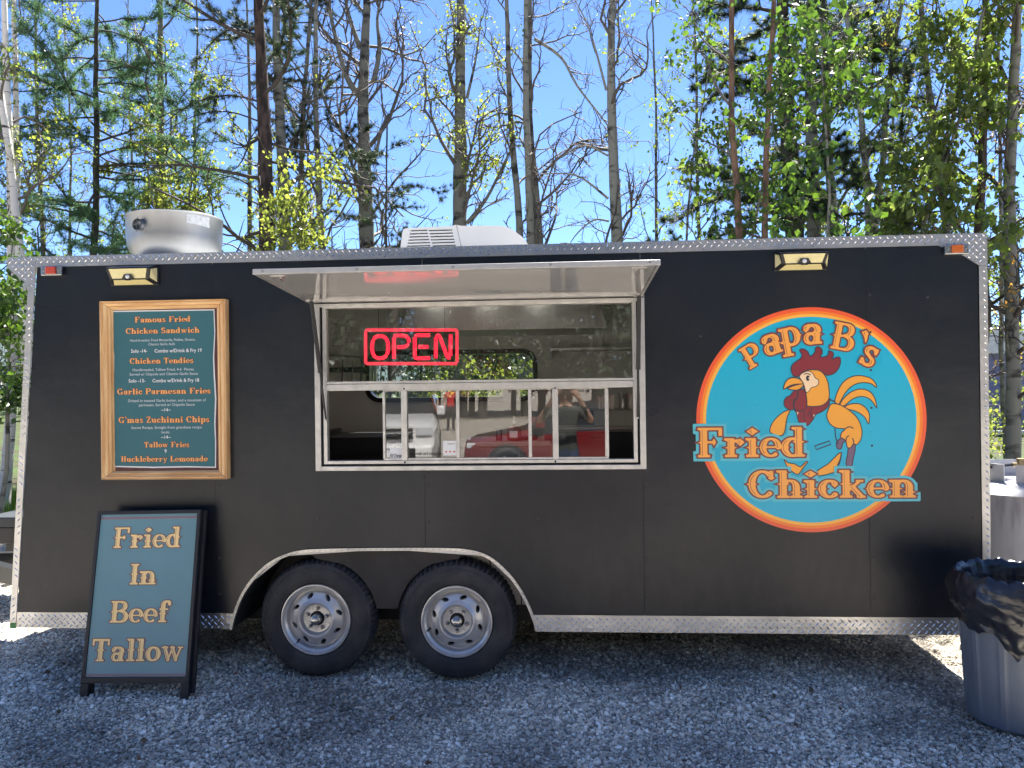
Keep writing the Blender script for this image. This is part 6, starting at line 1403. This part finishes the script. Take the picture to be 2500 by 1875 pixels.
# ------------------------------------------------------------------ vehicles and people in front of the trailer (seen mirrored in the panes)
def car(name, label, loc, rz, st, paint, wheels, wr, glassr, front):
    """st: stations (x, zlow, zbelt, ztop, wlow, wbelt, wtop)"""
    e = empty(name, loc, rz); tag(e, label, 'car'); b = MB(); g_ = MB(); vs = []; n = len(st)
    prev = None
    for x, zl, zbt, ztp, wl, wb, wt in st:
        vs += [(x, -wl, zl), (x, -wb, (zl+zbt)/2), (x, -wb*.97, zbt), (x, -wt, ztp), (x, wt, ztp), (x, wb*.97, zbt), (x, wb, (zl+zbt)/2), (x, wl, zl)]
    fs = []; gf = []
    for i in range(n-1):
        for k in range(8):
            f = (i*8+k, i*8+(k+1) % 8, (i+1)*8+(k+1) % 8, (i+1)*8+k)
            (gf if (k in (2, 4) and glassr[0] <= i < glassr[1]) or (k == 3 and i in glassr[2]) else fs).append(f)
    fs += [tuple(range(7, -1, -1)), tuple((n-1)*8+k for k in range(8))]
    b.add(vs, fs); o = b.build('body', paint, e, fixn=True); smooth_angle(o, 30); g_.add([(v[0], v[1]*1.0, v[2]) for v in vs], gf); g_.build('window', M_carglass, e)
    for x in wheels:
        for s in (-1, 1):
            w_ = empty('wheel'); w_.parent = e; w_.location = (x, s*(st[len(st)//2][5]-.10), wr)
            MB().lathe([(wr*.62, -.115), (wr*.9, -.12), (wr, -.09), (wr, .09), (wr*.9, .12), (wr*.62, .115)], axis='y', n=32, close=True).build('tyre', M_rubber, w_, smooth=True)
            b = MB(); b.lathe([(0, -.09), (wr*.18, -.10), (wr*.2, -.08), (wr*.58, -.07), (wr*.64, -.11)], axis='y', n=32)
            for k in range(5): a = 2*PI*k/5; b.bar((0, -.1, 0), (wr*.6*math.cos(a), -.09, wr*.6*math.sin(a)), .05, .02, (0, 1, 0))
            rr_ = b.build('rim', M_rim, w_); rr_.rotation_euler = (0, 0, 0 if s < 0 else PI)
            MB().lathe([(wr*1.16, -.01), (wr*1.16, .0), (wr*.2, .0)], (x, s*(st[len(st)//2][5]+.001), wr), 'y', 28).build('wheel_arch', M_black, e)
    xf = st[0][0]; front(e, xf, st)
    return e
def suv_front(e, xf, st):
    s = st[0]; w = s[5]
    MB().box(xf-.05, xf+.03, -w*.55, w*.55, .78, .98).build('grille', M_black, e, bevel=.01); MB().box(xf-.07, xf+.02, -w*.5, w*.5, .86, .90).build('grille_bar', M_chrome, e, bevel=.008)
    MB().box(xf-.12, xf+.05, -w*.95, w*.95, .42, .66).build('bumper', st_white, e, bevel=.05); MB().box(xf-.14, xf-.1, -w*.6, w*.6, .44, .62).build('air_intake', M_black, e)
    for s_ in (-1, 1): MB().box(xf-.04, xf+.2, min(s_*w*.62, s_*w*.96), max(s_*w*.62, s_*w*.96), .84, 1.0).build('headlight', M_glassw, e, bevel=.02)
    MB().box(xf-.155, xf-.145, -.16, .16, .46, .60).build('number_plate', M_whitepap, e)
    for s_ in (-1, 1): MB().box(1.0, 1.2, s_*1.0-.08, s_*1.0+.08, 1.18, 1.36).build('mirror', st_white, e, bevel=.03)
    for s_ in (-1, 1): MB().box(1.6, 3.9, s_*.62-.02, s_*.62+.02, 1.86, 1.9).build('roof_rail', M_black, e)
def hatch_front(e, xf, st):
    w = st[0][5]
    MB().box(xf-.02, xf+.04, -w*.5, w*.5, .42, .56).build('grille', M_black, e, bevel=.01)
    for s_ in (-1, 1): MB().box(xf+.03, xf+.3, min(s_*w*.72, s_*w*1.02), max(s_*w*.72, s_*w*1.02), .62, .72).build('headlight', M_glassw, e, bevel=.02)
    for s_ in (-1, 1): MB().box(1.25, 1.42, s_*.93-.07, s_*.93+.07, .98, 1.1).build('mirror', M_redp, e, bevel=.02)
    for s_ in (-1, 1): MB().box(2.25, 2.4, s_*.885-.01, s_*.885+.01, .8, .83).build('door_handle', M_redp, e)
st_white = mat('white_car_paint', (.75, .75, .74), .25, coat=.8); M_glassw = mat('lamp_glass', (.55, .57, .6), .08, coat=.9); M_redp = mat('red_car_paint', (.15, .010, .012), .22, coat=1)
suv = [(0, .5, .9, 1.02, .8, .88, .72), (.25, .36, .98, 1.10, .9, .95, .82), (.9, .34, 1.04, 1.16, .92, .97, .85), (1.3, .34, 1.08, 1.20, .92, .97, .84), (2.0, .34, 1.12, 1.78, .92, .97, .70), (2.9, .34, 1.14, 1.84, .92, .97, .70), (4.1, .36, 1.14, 1.80, .92, .96, .68), (4.55, .42, 1.14, 1.3, .88, .93, .82), (4.7, .5, 1.0, 1.05, .84, .88, .8)]
sx = float(P(985, 1040, 9.6)[0]); car('suv_car', 'white off-road car facing the trailer, mirrored in the left sliding panes', (sx-.28, -9.4, 0), R(-99), suv, st_white, (.95, 3.75), .39, (3, 7, (3, 6)), suv_front)
hb = [(0, .35, .62, .68, .7, .8, .6), (.2, .24, .70, .78, .82, .87, .72), (.9, .2, .80, .90, .86, .90, .78), (1.15, .2, .84, .95, .86, .90, .76), (1.9, .2, .90, 1.38, .86, .90, .60), (2.7, .2, .92, 1.45, .86, .90, .58), (3.6, .22, .96, 1.38, .85, .88, .56), (4.05, .3, .96, 1.1, .8, .84, .6), (4.2, .4, .85, .9, .76, .8, .6)]
hx = float(P(1128, 1040, 9.4)[0]); car('hatchback_car', 'dark red hatchback parked sideways, mirrored in the middle sliding panes', (hx, -9.9, 0), R(-6), hb, M_redp, (.75, 3.35), .325, (3, 7, (3, 6)), hatch_front)

def person(label, loc, rz, shirt, pants, hair, arms, skin=(.45, .27, .19), H=1.72, phone=False):
    e = empty('person', loc, rz); tag(e, label, 'person'); k = H/1.72
    J = {'pel': (0, 0, .93), 'sp': (0, 0, 1.12), 'ch': (0, 0, 1.32), 'nk': (0, .0, 1.48), 'hd': (0, .02, 1.58), 'tp': (0, .02, 1.68)}
    E = [('pel', 'sp'), ('sp', 'ch'), ('ch', 'nk'), ('nk', 'hd'), ('hd', 'tp')]; Rd = {'pel': .145, 'sp': .13, 'ch': .15, 'nk': .055, 'hd': .088, 'tp': .06}
    for s, n_ in ((-1, 'l'), (1, 'r')):
        A = arms[0 if s < 0 else 1]
        J['sh'+n_] = (s*.175, 0, 1.40); J['el'+n_], J['wr'+n_], J['ha'+n_] = A; Rd['sh'+n_] = .062; Rd['el'+n_] = .042; Rd['wr'+n_] = .028; Rd['ha'+n_] = .034
        J['hp'+n_] = (s*.09, 0, .86); J['kn'+n_] = (s*.10, .02, .48); J['an'+n_] = (s*.105, -.02, .09); J['to'+n_] = (s*.115, .14, .035); Rd['hp'+n_] = .10; Rd['kn'+n_] = .062; Rd['an'+n_] = .045; Rd['to'+n_] = .038
        E += [('ch', 'sh'+n_), ('sh'+n_, 'el'+n_), ('el'+n_, 'wr'+n_), ('wr'+n_, 'ha'+n_), ('pel', 'hp'+n_), ('hp'+n_, 'kn'+n_), ('kn'+n_, 'an'+n_), ('an'+n_, 'to'+n_)]
        h = np.array(J['ha'+n_]); d = unit(h-np.array(J['wr'+n_])); sdv = unit(np.cross(d, (0, 1, .2)))
        for q in range(4):
            b0 = h+sdv*(q-1.5)*.019; f1 = b0+d*.045; f2 = f1+d*.022+np.array([0, .012, -.01]); J['f%d%s' % (q, n_)] = tuple(f1); J['g%d%s' % (q, n_)] = tuple(f2); Rd['f%d%s' % (q, n_)] = .0085; Rd['g%d%s' % (q, n_)] = .007
            E += [('ha'+n_, 'f%d%s' % (q, n_)), ('f%d%s' % (q, n_), 'g%d%s' % (q, n_))]
        J['t'+n_] = tuple(h-sdv*.045*s+d*.01); Rd['t'+n_] = .0095; E.append(('wr'+n_, 't'+n_))
    names = list(J); me = bpy.data.meshes.new('body'); me.from_pydata([tuple(c*k for c in J[q]) for q in names], [(names.index(a), names.index(b_)) for a, b_ in E], []); me.update()
    o = link('body', me, None, e)
    for m_ in (mat('skin_'+label[:4], skin, .5), shirt, pants, M_black): o.data.materials.append(m_)
    sk = o.modifiers.new('s', 'SKIN'); me.skin_vertices[0].data[0].use_root = True
    for i, q in enumerate(names): me.skin_vertices[0].data[i].radius = (Rd[q]*k, Rd[q]*k*(.8 if q in ('ch', 'sp', 'pel') else 1))
    ss = o.modifiers.new('u', 'SUBSURF'); ss.levels = 2; ss.render_levels = 2
    dg = bpy.context.evaluated_depsgraph_get(); m2 = bpy.data.meshes.new_from_object(o.evaluated_get(dg)); o.modifiers.clear(); o.data = m2; m2.materials.clear()
    for m_ in (MATS['skin_'+label[:4]], shirt, pants, M_black): m2.materials.append(m_)
    for p in m2.polygons:
        c = p.center/k; p.use_smooth = True
        arm = abs(c.x) > .19 and c.z > .95
        p.material_index = 3 if c.z < .07 else 2 if c.z < .93 and abs(c.x) < .24 else 1 if (c.z < 1.455 and not arm) or (abs(c.x) <= .27 and 1.25 < c.z < 1.47) else 0
    b = MB(); b.lathe([(0, .125), (.05, .118), (.088, .085), (.105, .03), (.104, -.03), (.092, -.07)], (0, .0, 0), 'z', 20, mod=lambda r, h, a, i: r*(.93 if math.sin(a) > .5 and h < .06 else 1)); hh = b.build('hair', hair, e, smooth=True); hh.location = (0, -.008*k, 1.60*k)
    for s in (-1, 1): MB().lathe([(0, -.012), (.006, -.01), (.010, 0)], (s*.032*k, .105*k, 1.605*k), 'y', 10).build('eye', M_dark, e); MB().lathe([(0, -.006), (.016, 0), (.012, .01), (0, .012)], (s*.092*k, .02*k, 1.59*k), 'y', 10).build('ear', MATS['skin_'+label[:4]], e)
    MB().add([(-.012, .1, 1.575), (.012, .1, 1.575), (0, .128, 1.57), (0, .1, 1.61)], [(0, 1, 2), (1, 3, 2), (3, 0, 2)]).build('nose', MATS['skin_'+label[:4]], e); MB().box(-.022, .022, .1, .106, 1.54, 1.546).build('mouth', M_redlens, e)
    return e
M_hair = mat('brown_hair', (.05, .03, .02), .6); M_tee = mat('dark_olive_shirt', (.045, .05, .045), .8); M_jean = mat('blue_jeans', (.04, .06, .11), .8)
photog = person('person in a dark olive shirt raising a phone to photograph the trailer', (0.03, -5.15, 0), 0, M_tee, M_jean, M_hair, (((-.33, .16, 1.28), (-.14, .42, 1.58), (-.09, .47, 1.64)), ((.33, .16, 1.28), (.16, .42, 1.58), (.11, .47, 1.64))))
b = MB((.03, -4.66, 1.70)); b.box(-.055, .115, -4.665, -4.655, 1.655, 1.735); ph_ = b.build('phone', M_black, bevel=.004); tag(ph_, 'dark phone held up in both hands in front of the camera viewpoint', 'phone')
relax = (((-.24, -.02, 1.14), (-.25, .08, .92), (-.25, .10, .84)), ((.24, -.02, 1.14), (.25, .08, .92), (.25, .10, .84)))
M_bsh = mat('light_blue_shirt', (.35, .45, .62), .8); M_rsh = mat('bright_red_shirt', (.5, .03, .03), .8); M_blp = mat('black_trousers', (.02, .02, .024), .8)
xp = float(P(1058, 1000, 27)[0]); person('person in a light blue shirt standing far back in the lot behind the white car', (xp, -27, 0), R(25), M_bsh, M_jean, M_hair, relax, (.5, .32, .24), 1.66)
xp = float(P(1100, 1000, 26)[0]); person('tall person in a red shirt and black trousers standing far back between the parked cars', (xp, -26, 0), R(-20), M_rsh, M_blp, M_hair, relax, (.42, .26, .18), 1.8)

# fallen leaves and twigs on the gravel
n = 90; p = np.stack([rng.uniform(-3.8, 3.6, n), rng.uniform(-1.4, .9, n), np.full(n, .012)], 1); leaves_mesh('leaf_litter', p, .035, mat('dry_leaf', (.16, .10, .055), .8), None, np.zeros(3), -.02)
T = Tubes()
for k in range(46):
    c = np.array([rng.uniform(-3.6, 3.4), rng.uniform(-1.4, .5), .012]); d = unit(rng.normal(size=3)*[1, 1, .05]); q, _ = curve_branch(c, d, rng.uniform(.05, .14), 4, 0, .3); q[:, 2] = np.clip(q[:, 2], .008, .02); T.add(q, np.full(5, .0016), 4)
tag(T.build('twig_litter', M_twig, None, np.zeros(3)), kind='stuff')
